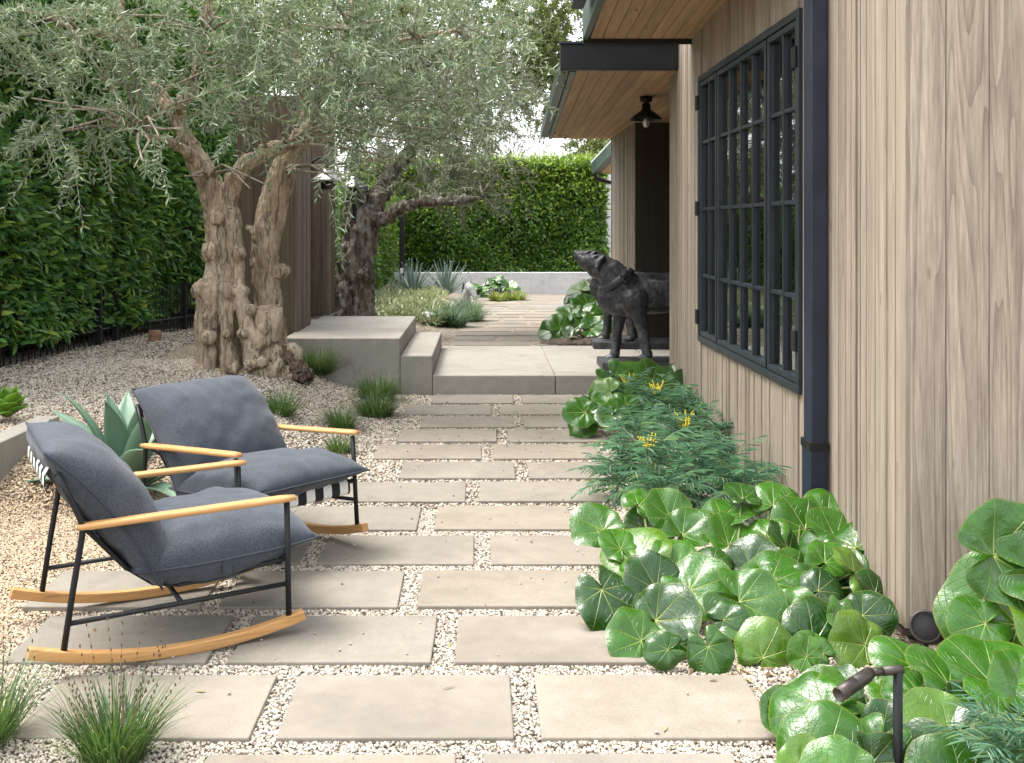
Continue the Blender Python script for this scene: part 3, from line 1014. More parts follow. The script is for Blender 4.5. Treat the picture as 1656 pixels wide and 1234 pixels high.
# downspout
ds = hpart('downspout', MB().box(WX - 0.092, WX - 0.014, 5.175, 5.30, 0.50, 3.6).box(WX - 0.099, WX - 0.013, 5.168, 5.307, 0.0, 0.565), 'navy_metal', bevel=0.005)
hpart('bracket', MB().box(WX - 0.104, WX - 0.012, 5.160, 5.312, 0.545, 0.585), 'black_metal', ds, bevel=0.002)


def soffit(bmk, x0a, x0b, x1, y0, y1, za, zb, w=0.105):
    """boards running from the wall outwards along y; left edge runs from x0a (near) to x0b (far)"""
    n = int(round((x1 - min(x0a, x0b)) / w))
    th = 0.02
    for i in range(n):
        fa, fb_ = i / n, (i + 1) / n
        g = 0.0022
        xa0, xa1 = x0a + (x1 - x0a) * fa + g, x0a + (x1 - x0a) * fb_ - g
        xb0, xb1 = x0b + (x1 - x0b) * fa + g, x0b + (x1 - x0b) * fb_ - g
        bmk.hexa([(xa0, y0, za), (xa1, y0, za), (xb1, y1, zb), (xb0, y1, zb), (xa0, y0, za + th), (xa1, y0, za + th), (xb1, y1, zb + th), (xb0, y1, zb + th)])
    return bmk


def slab(b, xa, xb, x1, y0, y1, za0, za1, zb0, zb1):
    return b.hexa([(xa, y0, za0), (x1, y0, za0), (x1, y1, zb0), (xb, y1, zb0), (xa, y0, za1), (x1, y0, za1), (x1, y1, zb1), (xb, y1, zb1)])


# upper eave: z falls gently from 3.27 at y=5.2 to 3.10 at y=8.57
zq = lambda yv: 3.10 + (8.57 - yv) * 0.050
roof = hpart('roof', slab(MB(), 0.83, 0.84, 6.2, 5.2, 8.56, zq(5.2) + 0.025, zq(5.2) + 0.25, 3.13, 3.36), 'black_metal')
hpart('soffit', soffit(MB(), 0.80, 0.852, WX + 0.04, 5.2, 8.565, zq(5.2), 3.10), 'soffit', roof, bevel=0.0015, seg=1)
hpart('fascia', slab(MB(), 0.755, 0.795, 0.835, 5.2, 8.57, zq(5.2) - 0.012, zq(5.2) + 0.27, 3.088, 3.38), 'green_metal', roof)
# nudge: the fascia is a board, so trim it to its own width
fo = house.children[-1]
hpart('gutter', slab(MB(), 0.625, 0.655, 0.748, 4.6, 8.0, zq(4.6) + 0.09, zq(4.6) + 0.24, zq(8.0) + 0.09, zq(8.0) + 0.24), 'navy_metal', roof, bevel=0.008)
hpart('trim', MB().box(0.80, WX + 0.035, 8.572, 8.60, 3.06, 3.22), 'black_metal', roof)

# lower eave over the entry
ZS = 2.935
roof2 = hpart('roof', slab(MB(), 0.84, 1.08, 6.0, 9.22, 16.3, ZS + 0.022, ZS + 0.20, ZS + 0.022, ZS + 0.20), 'black_metal')
hpart('soffit', soffit(MB(), 0.80, 1.055, 3.3, 9.21, 16.32, ZS, ZS, 0.115), 'soffit', roof2, bevel=0.0015, seg=1)
hpart('fascia', slab(MB(), 0.745, 1.0, 0.80, 9.20, 16.34, ZS - 0.008, ZS + 0.10, ZS - 0.008, ZS + 0.10)
      .hexa([(0.745, 9.2, ZS - .008), (0.797, 9.2, ZS - .008), (1.052, 16.34, ZS - .008), (1.0, 16.34, ZS - .008), (0.745, 9.2, ZS + .1), (0.797, 9.2, ZS + .1), (1.052, 16.34, ZS + .1), (1.0, 16.34, ZS + .1)]) if False else
      MB().hexa([(0.745, 9.2, ZS - .008), (0.797, 9.2, ZS - .008), (1.052, 16.34, ZS - .008), (1.0, 16.34, ZS - .008), (0.745, 9.2, ZS + .1), (0.797, 9.2, ZS + .1), (1.052, 16.34, ZS + .1), (1.0, 16.34, ZS + .1)]),
      'green_metal', roof2, bevel=0.004)
hpart('gutter', MB().hexa([(0.672, 9.19, ZS + .015), (0.742, 9.19, ZS + .015), (0.996, 16.36, ZS + .015), (0.885, 16.36, ZS + .015),
                           (0.655, 9.19, ZS + .105), (0.742, 9.19, ZS + .105), (0.996, 16.36, ZS + .105), (0.87, 16.36, ZS + .105)]), 'green_metal', roof2, bevel=0.004)
hpart('beam', MB().box(0.66, WX + 0.03, 9.12, 9.185, ZS + 0.0, ZS + 0.215), 'black_metal', roof2, bevel=0.004)
hpart('flashing', MB().box(0.65, WX - 0.02, 9.10, 9.2, ZS + 0.218, ZS + 0.235), 'navy_metal', roof2)
# far eave glimpsed beyond the pier
A, B_ = P(992, 222, 16.9), P(955, 262, 18.9)
r3 = MB()
for (p, q, w, h0, h1) in ((A, B_, 0.10, -0.03, 0.0),):
    r3.hexa([(p.x, p.y, p.z + h0), (p.x + 1.2, p.y, p.z + h0), (q.x + 1.2, q.y, q.z + h0), (q.x, q.y, q.z + h0),
             (p.x, p.y, p.z + h1), (p.x + 1.2, p.y, p.z + h1), (q.x + 1.2, q.y, q.z + h1), (q.x, q.y, q.z + h1)])
roof3 = hpart('roof', r3, 'pale_metal')
hpart('gutter', MB().hexa([(A.x + 0.02, A.y, A.z - .22), (A.x + 0.14, A.y, A.z - .22), (B_.x + 0.16, B_.y, B_.z - .22), (B_.x + 0.03, B_.y, B_.z - .20),
                           (A.x, A.y, A.z - .032), (A.x + 0.14, A.y, A.z - .032), (B_.x + 0.16, B_.y, B_.z - .032), (B_.x, B_.y, B_.z - .032)]), 'green_metal', roof3)
hpart('soffit', MB().hexa([(A.x + 0.15, A.y, A.z - .2), (A.x + 1.2, A.y, A.z - .2), (B_.x + 1.2, B_.y, B_.z - .2), (B_.x + 0.17, B_.y, B_.z - .2),
                           (A.x + 0.15, A.y, A.z - .17), (A.x + 1.2, A.y, A.z - .17), (B_.x + 1.2, B_.y, B_.z - .17), (B_.x + 0.17, B_.y, B_.z - .17)]), 'soffit', roof3)
hpart('downspout', MB().tube([(B_.x + 0.08, B_.y + 0.05, B_.z - 0.2), (B_.x + 0.10, B_.y + 0.05, B_.z - 0.28), (B_.x + 0.55, B_.y + 0.05, B_.z - 0.42), (B_.x + 0.6, B_.y + 0.05, 0.2)], 0.045, 10), 'black_metal', roof3)
bpy.data.objects.remove(fo) if False else None

# entry lamp under the soffit
c = P(1045, 155, 11.0)
lampo = empty('ceiling_lamp', (c.x, c.y, ZS), 'black barn style ceiling lamp with bare bulb under the entry soffit', 'lamp')
o = obj('lamp_shade', MB().lathe((0, 0, -0.24), (0, 0, 1), [(0.02, 0.155), (0.0, 0.158), (0.012, 0.15), (0.05, 0.12), (0.085, 0.07), (0.105, 0.045), (0.16, 0.042), (0.17, 0.03)], 28), 'black_metal', lampo, True)
o = obj('mount', MB().lathe((0, 0, -0.09), (0, 0, 1), [(0, 0.028), (0.03, 0.028), (0.035, 0.06), (0.085, 0.065), (0.09, 0.0)], 24), 'black_metal', lampo, True)
o = obj('bulb', MB().ball((0, 0, -0.27), (0.035, 0.035, 0.05), 14, 10), 'bulb', lampo, True)
b = MB()
for i in range(4):
    a = PI / 2 * i
    b.tube([(0.05 * math.cos(a), 0.05 * math.sin(a), -0.19), (0.055 * math.cos(a), 0.055 * math.sin(a), -0.29), (0, 0, -0.335)], 0.004, 6)
obj('cage', b, 'black_metal', lampo)

# ------------------------------------------------------------------ timber gate wall on the left
gate = empty('gate_wall', (-1.9, 11.1, 0.5), 'tall dark timber gate wall with an opening, behind the gnarled olive tree', 'gate wall')


def board_box(b, x0, x1, y0, y1, z0, z1, w=0.14, seed=1):
    rr = random.Random(seed)
    y = y0
    while y < y1 - 1e-4:
        ye = min(y + rr.choice([0.05, 0.09, w]), y1)
        b.box(x1 - 0.03, x1 + rr.choice([0, 0.004, 0.008]), y + .001, ye - .001, z0, z1)
        y = ye
    x = x0
    while x < x1 - 0.031:
        xe = min(x + rr.choice([0.09, 0.12, w, 0.18]), x1 - 0.031)
        b.box(x + .001, xe - .001, y0 - rr.choice([0, 0.003]), y0 + 0.03, z0, z1)
        x = xe
    b.box(x0, x1 - 0.032, y0 + 0.031, y1 - 0.002, z0 + 0.003, z1 - 0.003)
    return b


b = board_box(MB(), -2.52, -1.90, 11.08, 11.95, 0.50, 2.95, seed=2)
local(obj('near_panel', b, 'gate_wood', gate, bevel=0.003, seg=1), gate.location)
b = board_box(MB(), -2.55, -1.86, 13.08, 13.62, 0.54, 2.95, seed=4)
local(obj('far_panel', b, 'gate_wood', gate, bevel=0.003, seg=1), gate.location)
local(obj('base_plate', MB().box(-2.52, -1.937, 11.075, 11.955, 0.2, 0.49), 'black_metal', gate), gate.location)
local(obj('door', MB().box(-2.3, -2.24, 11.97, 13.06, 0.2, 2.7), 'gate_wood', gate), gate.location)


def hat_lamp(name, c, rad, label, arm):
    lo = empty(name, c, label, 'lamp')
    obj('lamp_shade', MB().lathe((0, 0, 0), (0, 0, 1), [(-0.012, rad), (0, rad * 1.0), (0.012, rad * 0.97), (0.085, rad * 0.42), (0.10, rad * 0.36), (0.135, rad * 0.34), (0.14, 0.0)], 32), 'pewter', lo, True)
    obj('lantern', MB().lathe((0, 0, -0.10), (0, 0, 1), [(0, 0.0), (0, rad * 0.36), (0.1, rad * 0.40), (0.1, 0)], 20), 'bronze_lamp', lo, True)
    obj('arm', arm, 'black_metal', lo)
    return lo


c = P(530, 292, 12.35)
arm = MB().tube([(0, 0, 0.13), (0, 0, 0.22), (-0.03, 0, 0.25), (-0.10, 0.0, 0.26), (-0.17, 0, 0.22), (-0.19, 0.0, 0.15), (-0.2, 0.35, 0.13), (-0.2, 0.72, 0.13)], 0.014, 8)
hat_lamp('gooseneck_lamp', c, 0.205, 'pewter cone lamp hung by a gooseneck on the timber gate, nearer of two', arm)
c = P(573, 303, 13.9)
arm = MB().tube([(0.0, 0, -0.10), (0.0, 0, -0.42)], 0.025, 8)
hat_lamp('tree_lamp', c, 0.185, 'pewter cone lamp set in the fork of the dark barked olive', arm)

# black post by the side hedge
po = empty('fence_post', P(650, 470, 21.0), 'slim black post with a white sticker beside the two blue agaves', 'post')
po.location.z = 0.2
obj('post', MB().box(-0.045, 0.045, -0.045, 0.045, 0, 1.65), 'black_metal', po, bevel=0.005)
obj('sticker', MB().box(-0.03, 0.03, -0.0485, -0.046, 0.50, 0.60), 'sticker', po)

# pale wall glimpsed past the far end of the house
o = obj('boundary_wall', MB().box(2.58, 5.5, 24.6, 24.8, 0, 3.0), 'white')
tag(o, 'tall white wall glimpsed between the far hedge and the timber pier', 'wall')


# ------------------------------------------------------------------ hedges
def hedge(name, pts, h0, h1, thick, n, Lf, Wf, mat, label, seed, core_z0=0.0, top=True, jag=0.12, lime=False):
    """pts: front line on the ground (camera side); leaves in a shell on the front, top and ends"""
    r = np.random.default_rng(seed)
    pts = [np.array(p, float) for p in pts]
    seg = [np.linalg.norm(b - a) for a, b in zip(pts[:-1], pts[1:])]
    cum = np.concatenate([[0], np.cumsum(seg)])
    t = r.uniform(0, cum[-1], n)
    i = np.clip(np.searchsorted(cum, t) - 1, 0, len(seg) - 1)
    A = np.array(pts)[i]
    B = np.array(pts)[i + 1]
    f = ((t - cum[i]) / np.array(seg)[i])[:, None]
    p2 = A + (B - A) * f
    tan = unit(B - A)
    nor = np.stack([tan[:, 1], -tan[:, 0]], 1)            # towards the camera side when pts run left to right / near to far
    z = h0 + (h1 - h0) * r.uniform(0, 1, n) ** 1.15
    depth = np.abs(r.normal(0, 0.11, n)) + 0.02
    lump = np.array([mnoise.noise(Vector((a * 0.9, b_ * 0.9, c_ * 0.9 + seed))) for a, b_, c_ in zip(p2[:, 0], p2[:, 1], z)])
    depth = depth - lump * jag - 0.05
    ontop = (r.uniform(0, 1, n) < (0.12 if top else 0.0))
    z = np.where(ontop, h1 + r.normal(0, 0.07, n), z)
    depth = np.where(ontop, r.uniform(0, thick, n), depth)
    pos = np.concatenate([p2 - nor * depth[:, None], z[:, None]], 1)
    nn = np.concatenate([nor, np.zeros((n, 1))], 1)
    nn[ontop] = (0, 0, 1)
    d = unit(nn * r.uniform(0.2, 1.0, (n, 1)) + r.normal(size=(n, 3)) * 0.55 + np.array([0, 0, -0.15]))
    nrm = unit(nn + np.array([0, 0, 0.7]) + r.normal(size=(n, 3)) * 0.45)
    V, Fq = leaf_arrays(pos, d, nrm, Lf * r.uniform(0.6, 1.25, n), Wf * r.uniform(0.7, 1.2, n), 0.18, 0.12)
    base = Vector((*pts[len(pts) // 2], 0.2))
    root = empty(name, base, label, 'hedge')
    local(link('foliage', npmesh('foliage', V, [Fq]), mat, root), base)
    if lime:  # added lime leaves, denser towards the top, paint in the sunlit crest
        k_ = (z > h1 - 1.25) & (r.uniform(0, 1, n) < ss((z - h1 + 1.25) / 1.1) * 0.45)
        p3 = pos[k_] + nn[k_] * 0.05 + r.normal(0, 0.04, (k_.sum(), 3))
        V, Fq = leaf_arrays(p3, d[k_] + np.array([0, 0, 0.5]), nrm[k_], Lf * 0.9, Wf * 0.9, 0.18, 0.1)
        local(link('sunlit_leaves', npmesh('sunlit_leaves', V, [Fq]), 'sunlit_leaves', root), base)
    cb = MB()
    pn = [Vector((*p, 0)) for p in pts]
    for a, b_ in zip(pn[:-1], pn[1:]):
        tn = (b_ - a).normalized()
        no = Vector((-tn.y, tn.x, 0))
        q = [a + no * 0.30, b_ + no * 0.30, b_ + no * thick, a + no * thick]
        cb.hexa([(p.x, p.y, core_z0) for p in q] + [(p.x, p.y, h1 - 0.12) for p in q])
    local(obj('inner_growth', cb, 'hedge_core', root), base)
    return root


hl = hedge('laurel_hedge', [(-6.05, 4.5), (-5.16, 7.3), (-4.42, 9.9), (-3.76, 14.6), (-3.6, 18.0)], 0.52, 4.75, 1.1, 56000, 0.135, 0.05, 'hedge',
           'tall dark glossy laurel hedge filling the left side behind the black fence', 21, 0.36, False, 0.34)
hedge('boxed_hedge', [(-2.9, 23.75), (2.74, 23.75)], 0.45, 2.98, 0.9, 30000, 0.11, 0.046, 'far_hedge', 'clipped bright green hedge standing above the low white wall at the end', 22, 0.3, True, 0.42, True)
hedge('side_hedge', [(-2.25, 15.6), (-1.95, 19.5), (-1.86, 23.6)][::1], 0.35, 2.25, 0.9, 14000, 0.10, 0.044, 'far_hedge', 'green hedge running back behind the dark barked olive and black post', 23, 0.3, True, 0.35)

# stems in the laurel hedge + the peeled stump
for k, (x, y) in enumerate([(-4.95, 9.0), (-4.45, 11.6), (-4.3, 13.2)]):
    pass
sp = G(250, 556, 0.3)
o = obj('tree_stump', MB().lathe((0, 0, -0.05), (0, 0, 1), [(0, 0.075), (0.05, 0.072), (0.15, 0.066), (0.2, 0.064), (0.2, 0.0)], 16), 'terracotta', None, True)
o.location = sp
rough_mesh(o.data, 0.012, 14)
tag(o, 'short reddish cut stump at the foot of the laurel hedge behind the fence', 'stump')

# black wire fence along the hedge
fl = [(-5.2, 7.45), (-4.42, 9.85), (-4.1, 12.1), (-3.78, 14.5)]
fe = empty('wire_fence', (-4.42, 9.85, 0.3), 'low black metal fence with thin uprights at the foot of the laurel hedge', 'fence')
rl, pk, ps = MB(), MB(), MB()
for (a, b_) in zip(fl[:-1], fl[1:]):
    a, b_ = Vector((*a, 0)), Vector((*b_, 0))
    L = (b_ - a).length
    for zt in (0.16,):
        za = [float(ground_z(q.x, q.y)) + zt for q in (a, b_)]
        rl.tube([(a.x, a.y, za[0]), (b_.x, b_.y, za[1])], 0.016, 6)
    for i in range(int(L / 0.105)):
        q = a + (b_ - a) * (i * 0.105 / L)
        gz0 = float(ground_z(q.x, q.y))
        if i % 18 == 0:
            local(obj('post', MB().box(q.x - .03, q.x + .03, q.y - .03, q.y + .03, gz0 - .1, gz0 + 0.62), 'black_metal', fe), fe.location)
        else:
            pk.tube([(q.x, q.y, gz0 - 0.02), (q.x, q.y, gz0 + 0.6)], 0.0075, 5)
for nm, q in (('rail', rl), ('upright', pk)):
    local(obj(nm, q, 'black_metal', fe), fe.location)


# ------------------------------------------------------------------ trees
def trunk_mesh(chains, Y0, balls=(), vox=0.017, amp=0.02, slim={}):
    b = MB()
    for ci, ch in enumerate(chains):
        pts = [P(x, y, Y0 + dy) for x, y, r, dy in ch]
        b.chain(pts, [r * (Y0 + dy) / F * slim.get(ci, 1.0) for x, y, r, dy in ch])
    for x, y, r, dy in balls:
        b.ball(P(x, y, Y0 + dy), r * (Y0 + dy) / F, 12, 8)
    me = voxel(b, vox, 2)
    rough_mesh(me, amp, 7.0, 3.0, 0.55)
    rough_mesh(me, amp * 0.9, 17.0, 9.0, 0.16)
    rough_mesh(me, amp * 0.45, 26.0, 5.0, 0.6)
    return me


TY = 9.9
A_ = [(336, 622, 27, -.05), (334, 575, 22, -.05), (333, 530, 21, -.05), (340, 488, 26, -.05), (347, 448, 22, -.05), (351, 405, 20, -.02), (350, 362, 22, 0), (347, 325, 25, 0),
      (337, 292, 23, 0), (320, 262, 20, 0), (302, 226, 17, .05), (282, 190, 15, .1), (256, 150, 13, .2), (228, 112, 11, .3), (207, 68, 10, .35), (196, 25, 9, .4), (186, -60, 8, .5), (170, -150, 6, .6)]
B1 = [(414, 618, 18, -.25), (408, 575, 16, -.22), (399, 530, 15, -.2), (391, 486, 14, -.16), (384, 435, 13, -.12), (379, 385, 13, -.1), (373, 345, 15, -.05), (358, 318, 18, 0)]
B2 = [(376, 622, 21, -.22), (369, 570, 15, -.2), (367, 520, 13, -.18), (365, 470, 16, -.12), (363, 430, 12, -.06)]
B3 = [(385, 610, 26, .2), (372, 540, 24, .2), (368, 480, 20, .15), (366, 420, 16, .1), (360, 350, 16, .08)]
C_ = [(365, 335, 16, 0), (377, 292, 15, -.05), (400, 264, 14, -.1), (430, 245, 13, -.12), (463, 236, 12, -.1), (490, 226, 12, 0), (504, 192, 11, .05), (519, 150, 11, .1), (541, 108, 10, .2), (556, 60, 8, .3), (572, -10, 7, .35), (590, -120, 5, .4)]
D_ = [(452, 612, 38, .25), (444, 565, 32, .28), (437, 520, 29, .3), (431, 470, 29, .3), (429, 420, 29, .28), (433, 370, 29, .25), (443, 322, 30, .25), (457, 280, 27, .25), (471, 246, 23, .25), (488, 212, 15, .2),
      (497, 178, 12, .2), (488, 120, 10, .3), (470, 50, 8, .4), (455, -60, 6, .5)]
E1 = [(282, 190, 12, .1), (300, 160, 10, -.1), (318, 120, 8, -.2), (330, 60, 7, -.3), (345, -40, 5, -.4)]
E2 = [(207, 68, 7, .35), (170, 56, 6, .1), (130, 50, 5, -.1), (80, 30, 4, -.3), (30, 10, 3, -.4)]
E3 = [(541, 108, 7, .2), (600, 80, 6, 0), (670, 60, 5, -.2), (740, 50, 4, -.4)]
E4 = [(320, 262, 10, 0), (296, 240, 8, -.2), (262, 225, 6, -.4), (225, 215, 4, -.6)]
balls = [(322, 606, 16, -.15), (356, 612, 15, -.3), (396, 612, 15, -.3), (432, 606, 20, -.25), (462, 604, 22, -.1), (484, 608, 17, .05), (470, 575, 20, .1), (343, 408, 17, -.12),
         (386, 412, 12, -.16), (334, 470, 22, -.08), (366, 472, 17, -.16), (457, 440, 14, .22), (350, 352, 13, -.15), (420, 548, 17, -.2), (408, 375, 5, -.1), (403, 368, 6, -.08), (366, 542, 9, -.3), (428, 530, 10, -.25), (392, 540, 9, -.32),
         (440, 570, 18, -.1), (404, 590, 11, -.38), (424, 585, 10, -.36), (374, 596, 12, -.36), (450, 590, 13, -.22), (338, 545, 13, -.18), (405, 500, 8, -.25), (396, 470, 8, -.2)]
t1 = empty('olive_tree', P(405, 610, TY), 'old olive tree with gnarled knobbly twin trunks behind the rocking chairs', 'olive tree')
me = trunk_mesh([A_, B1, B2, B3, C_, D_, E1, E2, E3, E4], TY, balls, 0.013, 0.018, {0: 0.86, 5: 0.80, 1: 0.9, 2: 0.9})
local(link('trunk', me, 'bark', t1), t1.location)
cutb = MB().lathe(P(432, 545, TY - 0.1), Vector((0.12, -0.25, 1)), [(0, 0.13), (0.15, 0.125), (0.27, 0.118), (0.275, 0.0)], 20)
o = obj('cut_stump', cutb, 'bark', t1, True)
rough_mesh(o.data, 0.015, 9)
local(o, t1.location)


rbm = MB()
for (x, y, rx_, ry_, rz_) in ((455, 590, 22, .2, 24), (474, 600, 22, .2, 16), (432, 604, 22, .2, 12), (484, 608, 20, .2, 9), (405, 612, 40, .3, 7), (350, 614, 38, .3, 6)):
    rbm.ball(P(x, y, TY - 0.02), (rx_ * TY / F, ry_, rz_ * TY / F), 14, 9)
o = link('root_ball', rough_mesh(rough_mesh(voxel(rbm, 0.012, 1), 0.05, 12, 2.0), 0.030, 34, 4.0), 'root', t1)
local(o, t1.location)


def crown(root, clusters, Y0, n_per, leafL, leafW, pairs, tl, mat, droop, seed, spread=0.9, hang=0.0, rtw=0.002, limbs=None, bmat='branch'):
    r = np.random.default_rng(seed)
    Vs, Fs, SVs, SFs = [], [], [], []
    kv = ks = 0
    for (x, y, rx, rz, Yc, ry, dens) in clusters:
        c = np.array(P(x, y, Yc))
        sx, sz = rx * Yc / F, rz * Yc / F
        n = int(n_per * dens * (rx * rz) / 8000.0)
        p = rand_dirs(n, r) * (r.uniform(0, 1, (n, 1)) ** 0.45)
        st_ = c + p * np.array([sx, ry, sz])
        d = unit(p * 0.9 + rand_dirs(n, r) * 0.7 + np.array([0, 0, -hang]))
        V, Fq, SV, SF = twigs(st_, d, tl * r.uniform(0.5, 1.3, n), pairs, leafL, leafW, droop, r, spread, rtw)
        Vs.append(V)
        Fs.append(Fq + kv)
        SVs.append(SV)
        SFs.append(SF + ks)
        kv += len(V)
        ks += len(SV)
    base = root.location
    if limbs:
        anch = [P(x, y, Y0 + dy) for chn in limbs for x, y, rr, dy in chn]
        bb = MB()
        for (x, y, rx, rz, Yc, ry, dens) in clusters:
            for q in range(2):
                c = P(x + r.uniform(-.5, .5) * rx, y + r.uniform(-.4, .4) * rz, Yc + r.uniform(-.5, .5) * ry)
                a = min(anch, key=lambda p_: (p_ - c).length + (0.5 if p_.z > c.z + .1 else 0))
                mid = a.lerp(c, 0.5) + Vector((r.uniform(-.08, .08), r.uniform(-.08, .08), r.uniform(0, .14)))
                e = c + (c - mid).normalized() * 0.25
                bb.tube([a, a.lerp(mid, .5) + Vector((0, 0, .03)), mid, c, e], [0.020, 0.016, 0.012, 0.008, 0.004], 7)
        local(obj('branches', bb, bmat, root, True), base)
    cr = local(link('crown', npmesh('crown', np.concatenate(Vs), [np.concatenate(Fs)]), mat, root), base)
    local(link('twigs', npmesh('twigs', np.concatenate(SVs), [np.concatenate(SFs)]), 'twig', root), base)
    return cr


c1 = [  # px, py, rx, rz (px), depth, half depth (m), density
    (110, 150, 75, 95, 8.9, .6, 1.0), (60, 40, 90, 60, 9.0, .7, .9), (150, 60, 80, 60, 9.2, .7, .8), (240, 40, 80, 60, 9.3, .7, .9), (120, 215, 60, 40, 8.8, .4, .9), (205, 100, 60, 50, 9.0, .5, .6),
    (320, 60, 90, 70, 9.3, .8, 1.1), (420, 50, 90, 70, 9.3, .8, 1.2), (510, 60, 80, 70, 9.4, .8, 1.2), (600, 50, 80, 70, 9.4, .8, 1.2), (690, 60, 90, 80, 9.6, .8, 1.1), (780, 60, 70, 70, 9.8, .8, 0.9),
    (345, 130, 60, 50, 9.0, .5, .7), (410, 120, 55, 55, 9.1, .6, .8), (465, 130, 55, 50, 9.2, .6, .7), (570, 140, 75, 60, 9.2, .6, 1.1), (660, 150, 80, 60, 9.4, .7, 1.0), (750, 150, 80, 60, 9.7, .7, 0.9), (830, 130, 50, 55, 10, .6, .6),
    (265, 205, 45, 26, 8.6, .3, .6), (380, 185, 45, 26, 8.9, .3, .6), (435, 190, 40, 24, 9.2, .3, .5), (560, 215, 60, 30, 9.0, .4, .8), (640, 215, 70, 40, 9.2, .4, .9), (700, 210, 50, 40, 9.4, .4, .8), (235, 255, 50, 16, 8.4, .3, .5), (318, 285, 20, 18, 8.9, .2, .3),
    (535, 290, 20, 34, 9.3, .2, .3), (600, 255, 50, 22, 9.2, .3, .5), (400, 292, 36, 10, 9.3, .2, .25),
    (270, 0, 90, 40, 9.6, .8, .9), (390, -10, 90, 40, 9.6, .8, .9), (540, -10, 90, 40, 9.7, .8, .9), (200, -80, 160, 70, 9.6, 1.2, .35), (450, -90, 180, 80, 9.8, 1.3, .35), (690, -80, 150, 80, 10, 1.2, .35), (400, -220, 240, 90, 10, 1.4, .15)]
crown(t1, c1, TY, 50, 0.080, 0.0155, 16, 0.52, 'olive', 0.20, 31, spread=0.72, hang=0.10, rtw=0.0028, limbs=[A_[8:], C_[3:], D_[6:], E1, E2, E3, E4])

# dark olive by the far gate panel
TY2 = 14.1
t2 = empty('olive_tree', P(578, 520, TY2), 'darker olive with blackened mossy bark beyond the concrete landing', 'olive tree')
ch = [[(575, 535, 36, 0), (575, 500, 33, 0), (573, 455, 29, 0), (577, 410, 28, 0), (585, 372, 28, 0), (590, 350, 24, 0)],
      [(575, 365, 18, 0), (568, 340, 14, 0), (569, 322, 12, 0)], [(590, 355, 16, .05), (584, 330, 13, .1), (586, 312, 11, .1)],
      [(595, 355, 18, 0), (608, 325, 16, 0), (622, 295, 14, .1), (642, 265, 12, .2), (668, 235, 10, .3), (700, 200, 7, .4), (730, 150, 5, .5)],
      [(602, 362, 13, -.1), (625, 350, 11, -.2), (652, 336, 9.5, -.3), (680, 327, 9, -.35), (705, 325, 8, -.4), (740, 324, 6, -.5), (780, 318, 4, -.5)]]
me = trunk_mesh(ch, TY2, [(560, 520, 22, -.1), (595, 525, 24, -.1), (590, 440, 16, -.15), (562, 400, 12, -.1)], 0.022, 0.035)
local(link('trunk', me, 'dark_bark', t2), t2.location)
c2 = [(700, 230, 80, 45, 14.4, .7, 1.0), (770, 230, 70, 55, 14.6, .7, 1.0), (640, 240, 60, 40, 14.2, .6, .9), (720, 290, 70, 35, 14.0, .6, 1.0), (780, 285, 55, 40, 14.2, .6, 1.0), (660, 300, 45, 25, 14.2, .5, .7),
      (760, 320, 50, 22, 13.9, .5, .8), (640, 160, 100, 60, 14.8, .9, .8), (760, 150, 100, 60, 15.0, .9, .8), (830, 180, 50, 45, 15.0, .6, .5), (600, 250, 50, 40, 14.4, .6, .7), (700, 60, 140, 70, 15.2, 1.1, .6), (825, 90, 50, 60, 15.2, .7, .5)]
crown(t2, c2, TY2, 130, 0.075, 0.016, 13, 0.44, 'olive2', 0.25, 32, hang=0.1, rtw=0.0025, limbs=[c_[1:] for c_ in ch[3:]], bmat='dark_bark')

# trees beyond the far hedge
for seed, (cl, Yb, lab) in enumerate([
        ([(860, 60, 60, 70, 29, 1.5, 1.0), (830, 130, 50, 40, 29, 1.2, .7), (890, 100, 45, 60, 29, 1.4, 1.0), (880, 170, 40, 30, 29, 1.0, .6), (800, 20, 80, 50, 29, 1.5, .7), (905, 20, 40, 60, 28.5, 1.2, .8)], 29.0, 'light green airy tree beyond the far hedge, left of the roof'),
        ([(960, 235, 36, 22, 26.5, .7, 1.2), (985, 250, 30, 40, 26.5, .8, 1.2), (975, 300, 22, 40, 26.4, .6, 1.0), (935, 215, 26, 10, 26.5, .5, .8)], 26.5, 'dense green tree behind the end of the far hedge, beside the eave'),
        ([(700, 100, 120, 90, 30, 1.6, .8), (560, 120, 120, 110, 30, 1.6, .8), (430, 40, 120, 100, 30, 1.6, .8), (620, 0, 140, 70, 30, 1.6, .8), (300, 20, 90, 80, 30, 1.4, .6), (740, 200, 70, 50, 30, 1.4, .7)], 30.0, 'tall tree far behind the olives, mostly hidden by their leaves')]):
    root = empty('garden_tree', (P(cl[0][0], 300, Yb).x, Yb, 0), lab, 'tree')
    tb = MB()
    base = root.location
    for (x, y, rx, rz, Yc, ry, de) in cl:
        q = P(x, y, Yc)
        tb.tube([(q.x, Yc, q.z - 0.9), (q.x + .1, Yc, q.z - .3), (q.x, Yc, q.z)], [0.02, 0.016, 0.008], 6)
    tb.tube([(base.x, base.y, -0.1), (base.x, base.y, 1.8)], [0.12, 0.09], 9)
    local(obj('trunk', tb, 'dark_bark', root, True), base)
    crown(root, cl, Yb, 650, 0.115, 0.045, 7, 0.4, 'far_tree', 0.2, 41 + seed, rtw=0.004)


# ------------------------------------------------------------------ rocking chairs
def arc_z(x):
    return 1.95 - math.sqrt(1.95 ** 2 - (x - 0.05) ** 2)


